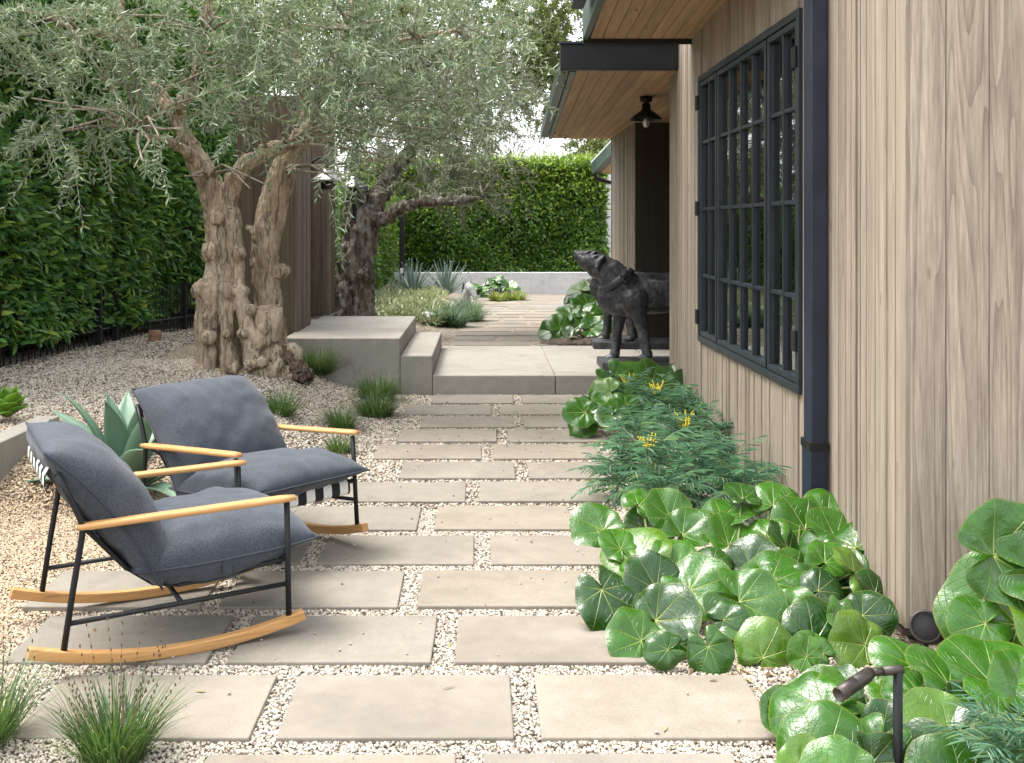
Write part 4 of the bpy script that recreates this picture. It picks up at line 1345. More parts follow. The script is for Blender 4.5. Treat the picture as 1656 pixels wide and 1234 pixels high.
def pillow(p0, p1, bulge0, T, hw, sag=0.0, tip=1.0, nu=36, nv=30, seed=0, crown_n=2.6, top=1.1, bot=0.95, front=0.0):
    """pillow between two profile points (x,z): returns top+bottom mesh with a knife edge"""
    V, Fc, edge = [], [], []
    p0, p1 = Vector((p0[0], 0, p0[1])), Vector((p1[0], 0, p1[1]))
    ax = (p1 - p0)
    L = ax.length
    ax.normalize()
    nz_ = Vector((-ax.z, 0, ax.x))
    if nz_.z < 0:
        nz_ = -nz_
    idxs = {}

    def pt(i, j, sgn):
        u = -1 + 2 * i / nu
        v = -1 + 2 * j / nv
        t = (max(0, 1 - abs(u) ** 4.0) ** 0.50) * (max(0, 1 - abs(v) ** crown_n) ** 0.58)
        pinch = 1 - 0.035 * (v * v) * (1 - 0) * 1.0
        yy_ = u * hw * (1 - 0.03 * (1 - u * u)) * pinch * (1 - 0.02 * math.cos(v * PI))
        s_ = (v + 1) / 2 * L
        c_ = p0 + ax * s_ + nz_ * (bulge0 * (1 - v * v) - sag * (1 - u * u))
        c_.y = yy_
        wr = 0.017 * mnoise.noise(Vector((u * 2.2 + seed, v * 2.2, sgn * 3.0 + seed))) + 0.009 * mnoise.noise(Vector((u * 6 + seed, v * 5, sgn * 5.0)))
        # gathered creases near the corners
        cr_ = 0.010 * (abs(u) ** 4) * math.sin(v * 14 + seed * 2 + u) * t
        k_ = T * (top if sgn > 0 else bot * (1 - front * max(0, v) ** 0.8))
        return c_ + nz_ * (sgn * (k_ * t) + (wr + cr_) * min(1, t * 2))
    for sgn in (1, -1):
        for j in range(nv + 1):
            for i in range(nu + 1):
                if sgn < 0 and (i in (0, nu) or j in (0, nv)):
                    idxs[(i, j, -1)] = idxs[(i, j, 1)]
                    continue
                idxs[(i, j, sgn)] = len(V)
                V.append(tuple(pt(i, j, sgn)))
        for j in range(nv):
            for i in range(nu):
                q = (idxs[(i, j, sgn)], idxs[(i + 1, j, sgn)], idxs[(i + 1, j + 1, sgn)], idxs[(i, j + 1, sgn)])
                Fc.append(q if sgn > 0 else q[::-1])
    loop = [(i, 0) for i in range(nu)] + [(nu, j) for j in range(nv)] + [(i, nv) for i in range(nu, 0, -1)] + [(0, j) for j in range(nv, 0, -1)]
    edge = [Vector(V[idxs[(i, j, 1)]]) for i, j in loop]
    b = MB()
    b.v, b.f = V, Fc
    return b, edge


def make_chair(label):
    root = empty('rocking_chair', (0, 0, 0), label, 'rocking chair', 'rocking chairs on the patio')
    w = 0.356
    rt = 0.0115
    for s in (-1, 1):
        # rocker
        b = MB()
        n = 22
        prof = []
        for i in range(n + 1):
            x = -0.525 + (0.505 + 0.525) * i / n
            z = arc_z(x)
            tk = 0.040
            sl = (x - 0.05) / 1.95
            prof.append(((x, z), (x - sl * tk, z + tk * math.sqrt(1 - sl * sl))))
        vs, fs = [], []
        for (a, c_) in prof:
            vs += [(a[0], s * w - 0.02, a[1]), (a[0], s * w + 0.02, a[1]), (c_[0], s * w + 0.02, c_[1]), (c_[0], s * w - 0.02, c_[1])]
        for i in range(n):
            k = i * 4
            for j in range(4):
                fs.append((k + j, k + (j + 1) % 4, k + 4 + (j + 1) % 4, k + 4 + j))
        fs += [(3, 2, 1, 0), (n * 4, n * 4 + 1, n * 4 + 2, n * 4 + 3)]
        b.add(vs, fs)
        obj('rocker', b, 'teak', root, bevel=0.005)
        # legs and back upright
        zr = arc_z(-0.399) + 0.038
        zf = arc_z(0.438) + 0.038
        b = MB().tube([(-0.399, s * w, zr), (-0.368, s * w, 0.30), (-0.337, s * w, 0.49), (-0.334, s * w, 0.525), (-0.343, s * w, 0.56), (-0.378, s * w * 0.985, 0.64), (-0.417, s * w * 0.97, 0.722)], rt, 10)
        obj('rear_leg', b, 'black_metal', root, True)
        b = MB().tube([(0.438, s * w, zf), (0.434, s * w, 0.3), (0.430, s * w, 0.525)], rt, 10)
        obj('front_leg', b, 'black_metal', root, True)
        # low stretcher and seat rail
        b = MB().tube([(-0.386, s * w, 0.185), (0.436, s * w, 0.205)], rt * 0.82, 10)
        obj('stretcher', b, 'black_metal', root, True)
        b = MB().tube([(0.432, s * (w - .004), 0.302), (0.20, s * (w - .07), 0.258), (-0.02, s * (w - .07), 0.250), (-0.17, s * (w - .07), 0.335), (-0.29, s * (w - .06), 0.475), (-0.337, s * (w - .004), 0.53)], rt * 0.8, 8)
        obj('seat_rail', b, 'black_metal', root, True)
        # armrest
        zc0, zc1 = 0.536, 0.549
        b = MB()
        ring = []
        m = 16
        for i in range(m + 1):
            f = i / m
            x = -0.352 + f * 0.815
            z = zc0 + (zc1 - zc0) * f
            e = min(1.0, (0.35 + 3.5 * min(f, 1 - f) * 6))
            hw_, ht = 0.027 * min(1, 0.72 + 6 * min(f, 1 - f)), 0.0125 * min(1, 0.75 + 6 * min(f, 1 - f))
            ring.append((x, z, hw_, ht))
        vs, fs = [], []
        for x, z, hw_, ht in ring:
            for k in range(12):
                a = 2 * PI * k / 12
                ca, sa = math.cos(a), math.sin(a)
                sq = lambda t, p: math.copysign(abs(t) ** p, t)
                vs.append((x, s * (w + 0.004) + hw_ * sq(ca, 0.55), z - 0.006 + ht * sq(sa, 0.6)))
        for i in range(m):
            for k in range(12):
                fs.append((i * 12 + k, i * 12 + (k + 1) % 12, (i + 1) * 12 + (k + 1) % 12, (i + 1) * 12 + k))
        fs += [tuple(range(11, -1, -1)), tuple(m * 12 + k for k in range(12))]
        b.add(vs, fs)
        obj('armrest', b, 'teak', root, True)
    # cross members
    b = MB().tube([(0.432, -w, 0.302), (0.432, w, 0.302)], rt, 10)
    obj('front_rail', b, 'black_metal', root, True)
    b = MB().tube([(-0.417, -w * .97, 0.722), (-0.417, w * .97, 0.722)], rt, 10)
    obj('top_rail', b, 'black_metal', root, True)
    b = MB().tube([(0.02, -w, 0.195), (0.02, w, 0.195)], rt * .82, 10)
    obj('cross_bar', b, 'black_metal', root, True)
    b = MB().box(-0.402, -0.384, -w * .95, -w * .95 + 0.085, 0.56, 0.70)
    # webbing sling
    prof = [(0.425, 0.250), (0.446, 0.248), (0.452, 0.262), (0.450, 0.305), (0.432, 0.318), (0.30, 0.262), (0.16, 0.245), (0.02, 0.240), (-0.08, 0.262), (-0.17, 0.330), (-0.24, 0.415), (-0.31, 0.515), (-0.37, 0.625), (-0.412, 0.715), (-0.424, 0.740), (-0.440, 0.738), (-0.455, 0.712), (-0.456, 0.680), (-0.448, 0.655)]
    vs, fs = [], []
    nY = 26
    for i in range(nY + 1):
        yv = -0.305 + 0.61 * i / nY
        for (x, z) in prof:
            vs.append((x, yv, z))
    npf = len(prof)
    for i in range(nY):
        for k in range(npf - 1):
            fs.append((i * npf + k, i * npf + k + 1, (i + 1) * npf + k + 1, (i + 1) * npf + k))
    o = obj('webbing', MB().add(vs, fs), 'webbing', root, True)
    sm = o.modifiers.new('t', 'SOLIDIFY')
    sm.thickness = 0.004
    # cushions
    b, e = pillow((-0.150, 0.330), (0.562, 0.368), -0.018, 0.138, 0.350, seed=1.3, top=1.05, bot=0.98, front=0.72)
    o = obj('seat_cushion', b, 'fabric', root, True)
    obj('piping', MB().tube(e + [e[0]], 0.0045, 6), 'seam', o, True)
    b, e = pillow((-0.050, 0.255), (-0.462, 0.805), 0.040, 0.128, 0.352, seed=4.1, top=1.15, bot=0.74)
    # the back pillow leans, so its upper face is the sitting side
    o = obj('back_cushion', b, 'fabric', root, True)
    obj('piping', MB().tube(e + [e[0]], 0.0045, 6), 'seam', o, True)
    obj('care_tag', MB().box(0.18, 0.215, -0.345, -0.340, 0.275, 0.33), 'seam', o)
    return root


def dup_tree(root, label):
    r_ = root.copy()
    C.objects.link(r_)
    for ch_ in root.children:
        c_ = ch_.copy()
        C.objects.link(c_)
        c_.parent = r_
        for g_ in ch_.children:
            d_ = g_.copy()
            C.objects.link(d_)
            d_.parent = c_
    r_['label'] = label
    return r_


ch1 = make_chair('nearer charcoal cushioned rocking chair in side view with teak arms and rockers')
ch1.location = (-1.320, 4.393, 0.0)
ch1.rotation_euler = (0, 0, 0.488)
ch2 = dup_tree(ch1, 'farther charcoal cushioned rocking chair turned towards the path, agave behind its arm')
pit = -0.060
zmin = min(arc_z(-.525 + i * .01) * math.cos(pit) - (-.525 + i * .01) * math.sin(pit) for i in range(104))
ch2.location = (-1.194, 5.50, -zmin)
ch2.rotation_euler = (0, pit, -0.7227)


# ------------------------------------------------------------------ bronze dogs
def dog_mesh():
    Y0 = 11.1
    k = Y0 / F
    q = lambda x, y, dy=0.0: P(x, y, Y0 + dy) - Vector((1.6, Y0, 0.252))
    b = MB()
    rr = lambda v: v * k

    def chain(l):
        b.chain([q(x, y, dy) for x, y, r_, dy in l], [rr(r_) for x, y, r_, dy in l])
    chain([(1008, 478, 34, 0), (1035, 479, 31, 0), (1070, 480, 27, 0), (1110, 478, 24, 0), (1150, 476, 26, 0), (1172, 480, 25, 0)])      # trunk
    b.ball(q(1000, 480), (rr(36), 0.18, rr(31)), 14, 10)
    b.ball(q(1030, 470), (rr(32), 0.17, rr(20)), 14, 10)
    b.ball(q(1160, 482), (rr(30), 0.17, rr(28)), 14, 10)
    chain([(1011, 467, 30, 0), (999, 454, 27, 0), (988, 443, 24, 0), (980, 435, 20, 0)])                                               # neck
    b.ball(q(973, 427), (rr(17), 0.11, rr(15.5)), 14, 10)
    chain([(972, 426, 15, 0), (962, 425, 14, 0), (953, 424, 13.2, 0), (947, 424, 12.5, 0)])
    b.ball(q(939, 416), (rr(4.5), 0.04, rr(4.5)), 10, 8)
    b.ball(q(949, 431), (rr(9.5), 0.066, rr(9)), 10, 8)
    b.ball(q(961, 439), (rr(11), 0.078, rr(10)), 10, 8)
    for s in (-1, 1):
        b.ball(q(963, 415, s * 0.055), (rr(5), 0.028, rr(3.5)), 8, 6)                                                                     # brow
        chain([(976, 416, 4.5, s * 0.10), (970, 422, 5.5, s * 0.12), (966, 432, 4.5, s * 0.125), (967, 439, 2.8, s * 0.12)])                  # ear
    # forelegs: far one a little ahead
    chain([(1008, 490, 22, 0.12), (1001, 515, 11.5, 0.13), (998, 535, 9, 0.13), (997, 555, 8, 0.13), (994, 574, 8.5, 0.13)])
    b.ball(q(986, 580, 0.13), (rr(11), 0.06, rr(6.5)), 10, 8)
    chain([(1024, 484, 25, -0.12), (1034, 512, 13.5, -0.14), (1040, 532, 10, -0.14), (1043, 555, 8.5, -0.14), (1047, 574, 8.5, -0.14)])
    b.ball(q(1041, 580, -0.14), (rr(11), 0.06, rr(6.5)), 10, 8)
    for s, dx in ((-1, 0), (1, -14)):
        chain([(1160 + dx, 488, 24, s * .11), (1150 + dx, 512, 18, s * .13), (1152 + dx, 528, 13, s * .13), (1172 + dx, 545, 9.5, s * .13), (1168 + dx, 562, 9, s * .13), (1166 + dx, 576, 9.5, s * .13)])
        b.ball(q(1159 + dx, 581, s * .13), (rr(11), 0.06, rr(6)), 10, 8)
    chain([(1180, 470, 9, 0), (1196, 490, 7, 0), (1202, 520, 5, 0), (1210, 545, 4, 0)])
    me = voxel(b, 0.011, 3, 0.5)
    rough_mesh(me, 0.006, 7, 2.0)
    rough_mesh(me, 0.003, 30, 4.0)
    return me, q


dme, dq = dog_mesh()
dog = empty('dog_statue', (1.6, 11.1, 0.252), 'dark bronze mastiff statue with wide buckled collar, nearer of the pair', 'statue', 'bronze dog statues flanking the entry')
link('body', dme, 'bronze', dog)
# collar
ctr = dq(996, 453)
axn = (dq(975, 428) - dq(1012, 480)).normalized()
cb = MB()
pts = []
a_ = axn.orthogonal().normalized()
b2 = axn.cross(a_)
cyl = []
cb.lathe(ctr - axn * 0.034, axn, [(0, 0.170), (0.0, 0.209), (0.004, 0.213), (0.064, 0.200), (0.068, 0.196), (0.068, 0.165)], 40)
col = obj('collar', cb, 'bronze', dog, True)
bk = MB()
side = Vector((0.35, -1, 0.30))
side = (side - axn * side.dot(axn)).normalized()
tn = axn.cross(side)
cc = ctr + side * 0.211
for (u0, u1, v0, v1) in ((-.05, .05, -.052, -.04), (-.05, .05, .04, .052), (-.05, -.038, -.04, .04), (.038, .05, -.04, .04), (-.04, .0, -.006, .006)):
    cs = []
    for dz in (-0.006, 0.012):
        for (uu, vv) in ((u0, v0), (u1, v0), (u1, v1), (u0, v1)):
            cs.append(cc + tn * uu + axn * vv + side * dz)
    bk.hexa(cs)
obj('buckle', bk, 'bronze', col, bevel=0.002)
obj('plinth', MB().box(-0.40, 0.80, -0.27, 0.27, -0.084, -0.002), 'bronze', dog, bevel=0.012)
dog2 = dup_tree(dog, 'dark bronze mastiff statue mostly hidden behind the nearer dog statue')
dog2.location = (1.715, 12.98, 0.252)
dog2.rotation_euler = (0, 0, -0.04)


# ------------------------------------------------------------------ leopard plants (big glossy round leaves)
def bigleaf(c, nrm, notch, Rr, r, na=66, nr=10):
    nrm = Vector(nrm).normalized()
    notch = Vector(notch)
    ex = (notch - nrm * notch.dot(nrm)).normalized()
    ey = nrm.cross(ex)
    V = []
    uv = []
    ph = [r.uniform(0, 6.28) for _ in range(5)]
    cup = r.uniform(-0.06, 0.36)
    fold = r.uniform(-0.12, 0.30)
    rimd = r.uniform(0.10, 0.34)
    ell = r.uniform(0.92, 1.12)
    ecc = r.uniform(0.24, 0.38)
    nw = r.uniform(0.16, 0.30)
    c = Vector(c) + ex * ecc * Rr
    for i in range(na + 1):
        a = 2 * PI * i / na                      # 0 at the notch
        dn = min(a, 2 * PI - a)
        rim = -ecc * math.cos(a) + math.sqrt(1 - (ecc * math.sin(a)) ** 2)
        rim *= 1.0 - 0.88 * math.exp(-(dn / nw) ** 2) + 0.22 * math.exp(-((dn - 0.55) / 0.32) ** 2)
        rim *= 1 + 0.022 * math.sin(5 * a + ph[0]) + 0.018 * math.sin(9 * a + ph[1])
        for j in range(nr + 1):
            rho = j / nr
            rad = Rr * rim * rho
            x = rad * math.cos(a) + Rr * 0.16 * (1 - rho) * 0   # leaf base at the origin
            yv = rad * math.sin(a) * ell
            z = Rr * (cup * rho ** 2 + 0.075 * rho ** 2 * math.sin(3 * a + ph[2]) + 0.050 * rho ** 2 * math.sin(6 * a + ph[3]) + 0.012 * rho * math.sin(7 * a + 7 * rho + ph[4]) - rimd * rho ** 4.5
                      - 0.022 * math.cos(9 * a + PI) * rho * (1 - rho) ** 0.7)
            z += fold * Rr * rho * abs(math.sin(a)) * 0.5
            z += 0.10 * Rr * math.exp(-(dn / 0.5) ** 2) * rho
            p = Vector(c) + ex * x + ey * yv + nrm * z
            V.append(tuple(p))
            uv.append((i / na, rho))
    Fq = []
    for i in range(na):
        for j in range(nr):
            k = i * (nr + 1) + j
            Fq.append((k, k + 1, k + nr + 2, k + nr + 1))
    return V, Fq, uv


def leopard(label, leaves, base, fn_Y, seed, group=None, scale=1.0, fillf=0.6):
    """leaves: (px, py, diameter px[, tilt x, tilt y]); fn_Y gives depth from py"""
    r = random.Random(seed)
    root = empty('leopard_plant', base, label, 'plant', group or 'leopard plants with big round leaves')
    V, Fc, UV = [], [], []
    stb = MB()
    bx = Vector(base)
    fill = []
    for _ in range(int(len(leaves) * fillf)):
        q = r.choice(leaves)
        fill.append((q[0] + r.uniform(-45, 45) * q[2] / 90, q[1] + r.uniform(-10, 40) * q[2] / 90, q[2] * r.uniform(.6, .9), None))
    for lf in list(leaves) + fill:
        px, py, dp = lf[:3]
        low_leaf = len(lf) > 3 and lf[3] is None
        Y = fn_Y(py) + (0.12 if low_leaf else 0) + r.uniform(-0.05, 0.05)
        c = P(px, py, Y)
        c.z = max(c.z - (0.07 if low_leaf else 0), 0.05)
        Rr = dp * Y / F * 0.515 * scale
        outw = (c - bx)
        outw.z = 0
        on = outw.normalized() if outw.length > 0.02 else Vector((0, -1, 0))
        low = max(0.0, min(1.0, (py - sum(l[1] for l in leaves) / len(leaves)) / 120.0))
        n = Vector((0, -0.62, 0.72)) + on * (0.16 + 0.35 * low) + Vector((r.uniform(-.5, .5), r.uniform(-.35, .3), r.uniform(-.15, .1)))
        if len(lf) > 3 and lf[3] is not None:
            n += Vector(lf[3])
        notch = -on * 0.5 + Vector((r.uniform(-.6, .6), 0, r.uniform(-0.9, 0.1)))
        v, f, u = bigleaf(c, n, notch, Rr, r)
        k = len(V)
        V += v
        Fc += [tuple(q + k for q in ff) for ff in f]
        UV += u
        foot = bx + Vector((on.x * 0.06 + r.uniform(-.05, .05), on.y * 0.06, 0))
        mid = foot.lerp(c, 0.55) + Vector((0, 0, 0.06)) - n.normalized() * 0.03
        stb.tube([foot, mid, c - n.normalized() * 0.004], [0.008, 0.0065, 0.0045], 7)
    me = npmesh('foliage', np.array(V), [np.array(Fc)], np.array(UV), True)
    local(link('foliage', me, 'bigleaf', root), base)
    local(obj('stalks', stb, 'stalk', root, True), base)
    return root


mainY = lambda py: 3.98 + (1055 - py) / 255.0 * 1.12
L1 = [(962, 852, 82), (1038, 812, 66), (1080, 828, 84), (1114, 858, 82), (1028, 892, 112), (982, 972, 104), (1054, 939, 98), (1090, 905, 76), (1080, 1003, 112), (1134, 948, 108), (1150, 1056, 74), (1072, 1052, 62), (1012, 935, 74), (1000, 880, 64)]
L2 = [(1176, 830, 84), (1183, 872, 88), (1210, 981, 120), (1250, 930, 110), (1241, 1050, 92, (.1, 0, -.3)), (1326, 1025, 122), (1219, 905, 84), (1259, 812, 88), (1277, 883, 84), (1290, 985, 74), (1308, 945, 76), (1180, 1000, 64), (1281, 917, 64), (1240, 860, 64), (1200, 800, 60), (1145, 905, 70), (1300, 1062, 58)]
L3 = [(1295, 845, 92), (1339, 825, 80), (1344, 858, 86), (1372, 880, 98), (1386, 924, 100), (1406, 995, 88), (1330, 950, 70), (1340, 905, 74), (1412, 950, 62), (1366, 1000, 66), (1315, 880, 70)]
leopard('large glossy round leaved plant overhanging the pavers, left part of the big clump', L1, (0.72, 4.50, -0.02), mainY, 1)
leopard('large glossy round leaved plant in the middle of the big clump', L2, (1.08, 4.45, -0.02), mainY, 2)
leopard('large glossy round leaved plant against the wall, right part of the big clump', L3, (1.36, 4.55, -0.02), mainY, 3)
frontY = lambda py: 3.22 + (1215 - py) / 150.0 * 0.42
L4 = [(1312, 1152, 138), (1398, 1142, 158), (1340, 1212, 150), (1416, 1216, 108), (1300, 1232, 80), (1360, 1105, 66), (1440, 1180, 90), (1350, 1262, 120), (1430, 1272, 120)]
L5 = [(1536, 1098, 160), (1466, 1064, 104), (1604, 1088, 160), (1480, 1112, 98), (1515, 1180, 116), (1494, 1226, 116), (1566, 1218, 150), (1614, 1142, 116), (1560, 1150, 90), (1650, 1110, 120), (1540, 1262, 140), (1630, 1250, 150)]
leopard('glossy round leaved plant around the bronze spotlight stake in the near corner', L4, (1.12, 3.35, -0.02), frontY, 4)
leopard('glossy round leaved plant in the bottom right corner under the small speaker', L5, (1.45, 3.35, -0.02), frontY, 5)
edgeY = lambda py: 3.80 + (1000 - py) / 200 * 0.10
L6 = [(1634, 897, 165, (-.3, -.8, 0)), (1622, 985, 185, (-.3, -.8, 0)), (1580, 1012, 92, (-.3, -.2, 0)), (1700, 930, 150), (1700, 1010, 140), (1590, 1030, 70)]
leopard('glossy round leaved plant at the right edge against the front wall', L6, (1.85, 3.95, -0.02), edgeY, 6, fillf=0.0)
backY = lambda py: 9.35 + (600 - py) / 60.0 * 0.9
L7 = [(938, 652, 62), (960, 640, 50), (1000, 603, 72), (1055, 602, 84), (978, 622, 58), (1108, 612, 62), (1122, 655, 60), (1028, 592, 66), (1088, 592, 62), (1000, 655, 58), (1040, 625, 66), (1078, 630, 66), (1020, 645, 60), (1105, 640, 54), (985, 660, 50)]
leopard('dark glossy round leaved plant at the feet of the near dog statue', [(x, y + 15, d * 0.92) for x, y, d in L7], (1.22, 9.3, -0.02), backY, 7)
farY = lambda py: 13.4 + (540 - py) / 80.0 * 1.0
L8 = [(905, 525, 42), (920, 505, 44), (940, 520, 46), (945, 490, 46), (935, 470, 40), (955, 475, 40), (930, 488, 36), (950, 505, 44), (915, 540, 30, (-.5, 0, 0)), (960, 530, 40), (958, 458, 34), (970, 500, 40), (975, 525, 40)]
leopard('dark drooping leaved plant behind the dog statues beside the path', L8, (1.42, 13.9, 0.13), farY, 8)
smallY = lambda py: 21.9
L9 = [(770, 462, 20), (785, 466, 20), (800, 458, 22), (815, 455, 22), (826, 463, 22), (810, 470, 20), (792, 455, 16), (835, 468, 16), (776, 472, 16), (820, 472, 16), (806, 450, 18)]
leopard('small pale green broad leaved plant in front of the far white wall', L9, (0.3, 21.9, 0.17), smallY, 9)

sl = MB().ball((0, 0, 0), (0.42, 0.22, 0.05), 20, 8)
o = link('soil_heap', rough_mesh(voxel(sl, 0.02, 1), 0.03, 11), 'soil')
o.location = (1.12, 13.35, 0.17)
tag(o, 'small heap of dark soil and dead leaves by the dog statue plinth', 'soil heap')


# ------------------------------------------------------------------ feathery mahonias
def mahonia_mesh(seed, nfr=25, Lr=0.31, pairs=11, ll=0.125, lw=0.0072):
    r = np.random.default_rng(seed)
    pos, dd, nn, ln = [], [], [], []
    st_ = MB()
    for i in range(nfr):
        az = 2.399 * i + r.normal(0, .2)
        lean = 0.25 + 1.15 * (i / nfr) + r.normal(0, 0.1)
        L = Lr * r.uniform(0.75, 1.15)
        h0 = -0.10 * (i / nfr)
        out = np.array([math.cos(az), math.sin(az), 0])
        p = np.array([0, 0, h0]) + out * 0.01
        rach = [p.copy()]
        ang = lean
        for k in range(pairs):
            d = out * math.sin(ang) + np.array([0, 0, math.cos(ang)])
            p = p + d * L / pairs
            rach.append(p.copy())
            ang += 1.05 / pairs
            if k < 1:
                continue
            sd = np.cross(d, np.cross(out, [0, 0, 1.0]) * 0 + np.array([0, 0, 1.0]))
            sd = sd / (np.linalg.norm(sd) + 1e-9)
            upn = np.cross(sd, d)
            env = math.sin(PI * (0.15 + 0.80 * k / pairs)) ** 0.6
            for s in (1, -1):
                dl = d * 0.62 + sd * s * 0.85 + np.array([0, 0, -0.12]) + r.normal(0, 0.12, 3)
                pos.append(p)
                dd.append(dl)
                nn.append(upn + r.normal(0, .2, 3))
                ln.append(ll * env * r.uniform(0.8, 1.15))
        pos.append(p)
        dd.append(p - rach[-2])
        nn.append(np.array([0, 0, 1.0]))
        ln.append(ll * 0.9)
        st_.tube([tuple(q) for q in rach[::3]], [0.0022] * len(rach[::3]), 4, False)
    V, Fq = leaf_arrays(np.array(pos), np.array(dd), np.array(nn), np.array(ln), lw, 0.15, 0.22)
    return npmesh('fronds', V, [Fq]), st_


MAH = [mahonia_mesh(50 + i) for i in range(3)]
MAHM = [m for m, s in MAH]
MAHS = [s.mesh('stems') for m, s in MAH]
fl_ = MB()
rr_ = random.Random(4)
for i in range(7):
    a = i * 0.9
    tp = Vector((0.05 * math.cos(a), 0.05 * math.sin(a), 0.10 + rr_.uniform(-.02, .03)))
    for k in range(8):
        q = Vector((0, 0, 0.02)).lerp(tp, 0.3 + 0.7 * k / 7)
        fl_.ball(q + Vector((rr_.uniform(-.004, .004), rr_.uniform(-.004, .004), 0)), 0.0075 - 0.0004 * k, 6, 4)
FLM = fl_.mesh('flowers', True)
FLM.materials.append(MT['yellow'])
MM = [('mahonia',), ('mahonia_lime',)]
limed = {}


def mahonia(px, py, gz_, sc, lab, lime=False, flower=False, var=0, rz=0.0, hgt=0.26, Y=None):
    hgt *= 0.70
    sc *= 0.92
    Yv = Y or GY(py, hgt)
    c = P(px, py, Yv)
    root = empty('feathery_mahonia', (c.x, c.y, -0.02), lab, 'plant', 'feathery fine leaved shrubs by the wall', rz)
    me = MAHM[var]
    if lime:
        me = limed.setdefault(var, me.copy())
    o = bpy.data.objects.new('fronds', me)
    if not me.materials:
        me.materials.append(MT['mahonia_lime' if lime else 'mahonia'])
    C.objects.link(o)
    o.parent = root
    o.location.z = hgt + 0.02
    o.scale = (sc, sc, sc)
    s_ = bpy.data.objects.new('stems', MAHS[var])
    if not MAHS[var].materials:
        MAHS[var].materials.append(MT['stalk'])
    C.objects.link(s_)
    s_.parent = root
    s_.location.z = hgt + 0.02
    s_.scale = (sc, sc, sc)
    obj('stem', MB().tube([(0, 0, 0), (0.01, 0, hgt * .6), (0, 0, hgt + 0.02)], [0.012, 0.009, 0.006], 7), 'stalk', root)
    if flower:
        f_ = bpy.data.objects.new('flowers', FLM)
        C.objects.link(f_)
        f_.parent = root
        f_.location.z = hgt + 0.06
        f_.scale = (1.15, 1.15, 1.15)
    return root


mahonia(1015, 640, 0, 1.0, 'feathery shrub with a dull yellow centre, farthest left near the dog', False, True, 0, 0.3, 0.30)
mahonia(1062, 655, 0, 1.15, 'feathery blue green shrub with bright yellow flower spikes below the dog', False, True, 1, 1.1, 0.32)
mahonia(1118, 668, 0, 1.0, 'feathery shrub close to the wall beside the yellow flowered one', False, False, 2, 2.0, 0.30)
mahonia(1030, 700, 0, 0.9, 'yellow green feathery shrub above the half hidden spotlight', True, False, 2, 0.7, 0.22)
mahonia(1108, 712, 0, 1.05, 'feathery shrub with a mustard yellow centre near the wall', False, True, 0, 2.2, 0.28)
mahonia(1165, 706, 0, 1.0, 'feathery green shrub brushing the wall below the window', False, False, 1, 3.1, 0.28)
mahonia(1048, 752, 0, 1.15, 'feathery shrub with one upright yellow flower head beside the pavers', False, True, 2, 0.1, 0.27)
mahonia(1000, 775, 0, 0.85, 'lime tipped feathery shrub leaning over the paver edge', True, False, 1, 4.0, 0.15)
mahonia(1120, 765, 0, 1.05, 'dense feathery shrub between the yellow flower head and wall', False, False, 0, 5.0, 0.25)
mahonia(1170, 772, 0, 1.0, 'olive green feathery shrub in front of the wall boards', True, False, 0, 1.9, 0.25)
mahonia(1075, 795, 0, 0.95, 'feathery shrub low behind the big round leaves', False, False, 1, 2.7, 0.18)
mahonia(1205, 790, 0, 0.9, 'feathery shrub against the wall behind the big round leaves', False, False, 2, 3.3, 0.24)
mahonia(1632, 1200, 0, 0.62, 'feathery bright green shrub in the bottom right corner', False, False, 0, 0.5, 0.22, 3.0)
mahonia(1700, 1180, 0, 0.7, 'feathery green shrub cut off by the right edge', False, False, 1, 1.5, 0.22, 2.95)


# ------------------------------------------------------------------ grasses
def grass_clump(px, py, gz_, n, length, mat, label, seed, r0=0.07, lean=0.55, curve=0.9, width=0.0045, heads=0, Y=None, group='ornamental grass clumps'):
    r = np.random.default_rng(seed)
    Yv = Y or GY(py, gz_)
    c = P(px, py, Yv)
    zb = float(ground_z(c.x, c.y))
    V, Fq, cc_ = blades(n, r0, length, width, lean, curve, r)
    root = empty('grass_clump', (c.x, c.y, zb - 0.01), label, 'grass clump', group)
    link('blades', npmesh('blades', V, [Fq]), mat, root)
    if heads:
        V, Fq, cc_ = blades(heads, r0, length * 1.45, width * 0.45, lean * 0.55, curve * 0.35, r)
        link('stems', npmesh('stems', V, [Fq]), 'seed', root)
        sb = MB()
        for b_ in range(heads):
            for k in range(6):
                f = 0.62 + 0.38 * k / 5 * 1.0
                i = min(int(f * 4), 3)
                q = cc_[b_, i] * (1 - (f * 4 - i)) + cc_[b_, i + 1] * (f * 4 - i)
                sb.ball(tuple(q), (0.0028, 0.0028, 0.0065), 5, 4)
        obj('seed_heads', sb, 'seed', root)
    return root


grass_clump(185, 1225, 0, 620, 0.27, 'grass', 'seeding grass clump in the bottom left corner before the near rocker', 61, 0.085, 0.5, 0.9, 0.0042, 26, Y=3.30)
grass_clump(-18, 1195, 0, 340, 0.30, 'grass', 'grass clump cut off by the left edge of the picture', 62, 0.07, 0.55, 0.8, 0.0042, 12, Y=3.4)
grass_clump(512, 592, 0.25, 800, 0.36, 'grass', 'dark green grass clump between the olive trunk and the concrete landing', 63, 0.17, 0.75, 1.0, 0.007)
grass_clump(610, 628, 0.1, 600, 0.30, 'grass', 'grass clump against the corner of the concrete steps', 64, 0.13, 0.7, 1.0, 0.006)
grass_clump(608, 655, 0.08, 520, 0.25, 'grass', 'tall grass clump just below the one at the step corner', 65, 0.13, 0.65, 0.9, 0.006)
grass_clump(552, 672, 0.12, 430, 0.23, 'grass', 'small grass clump on gravel behind the farther chair arm', 66, 0.08, 0.8, 0.9, 0.0055)
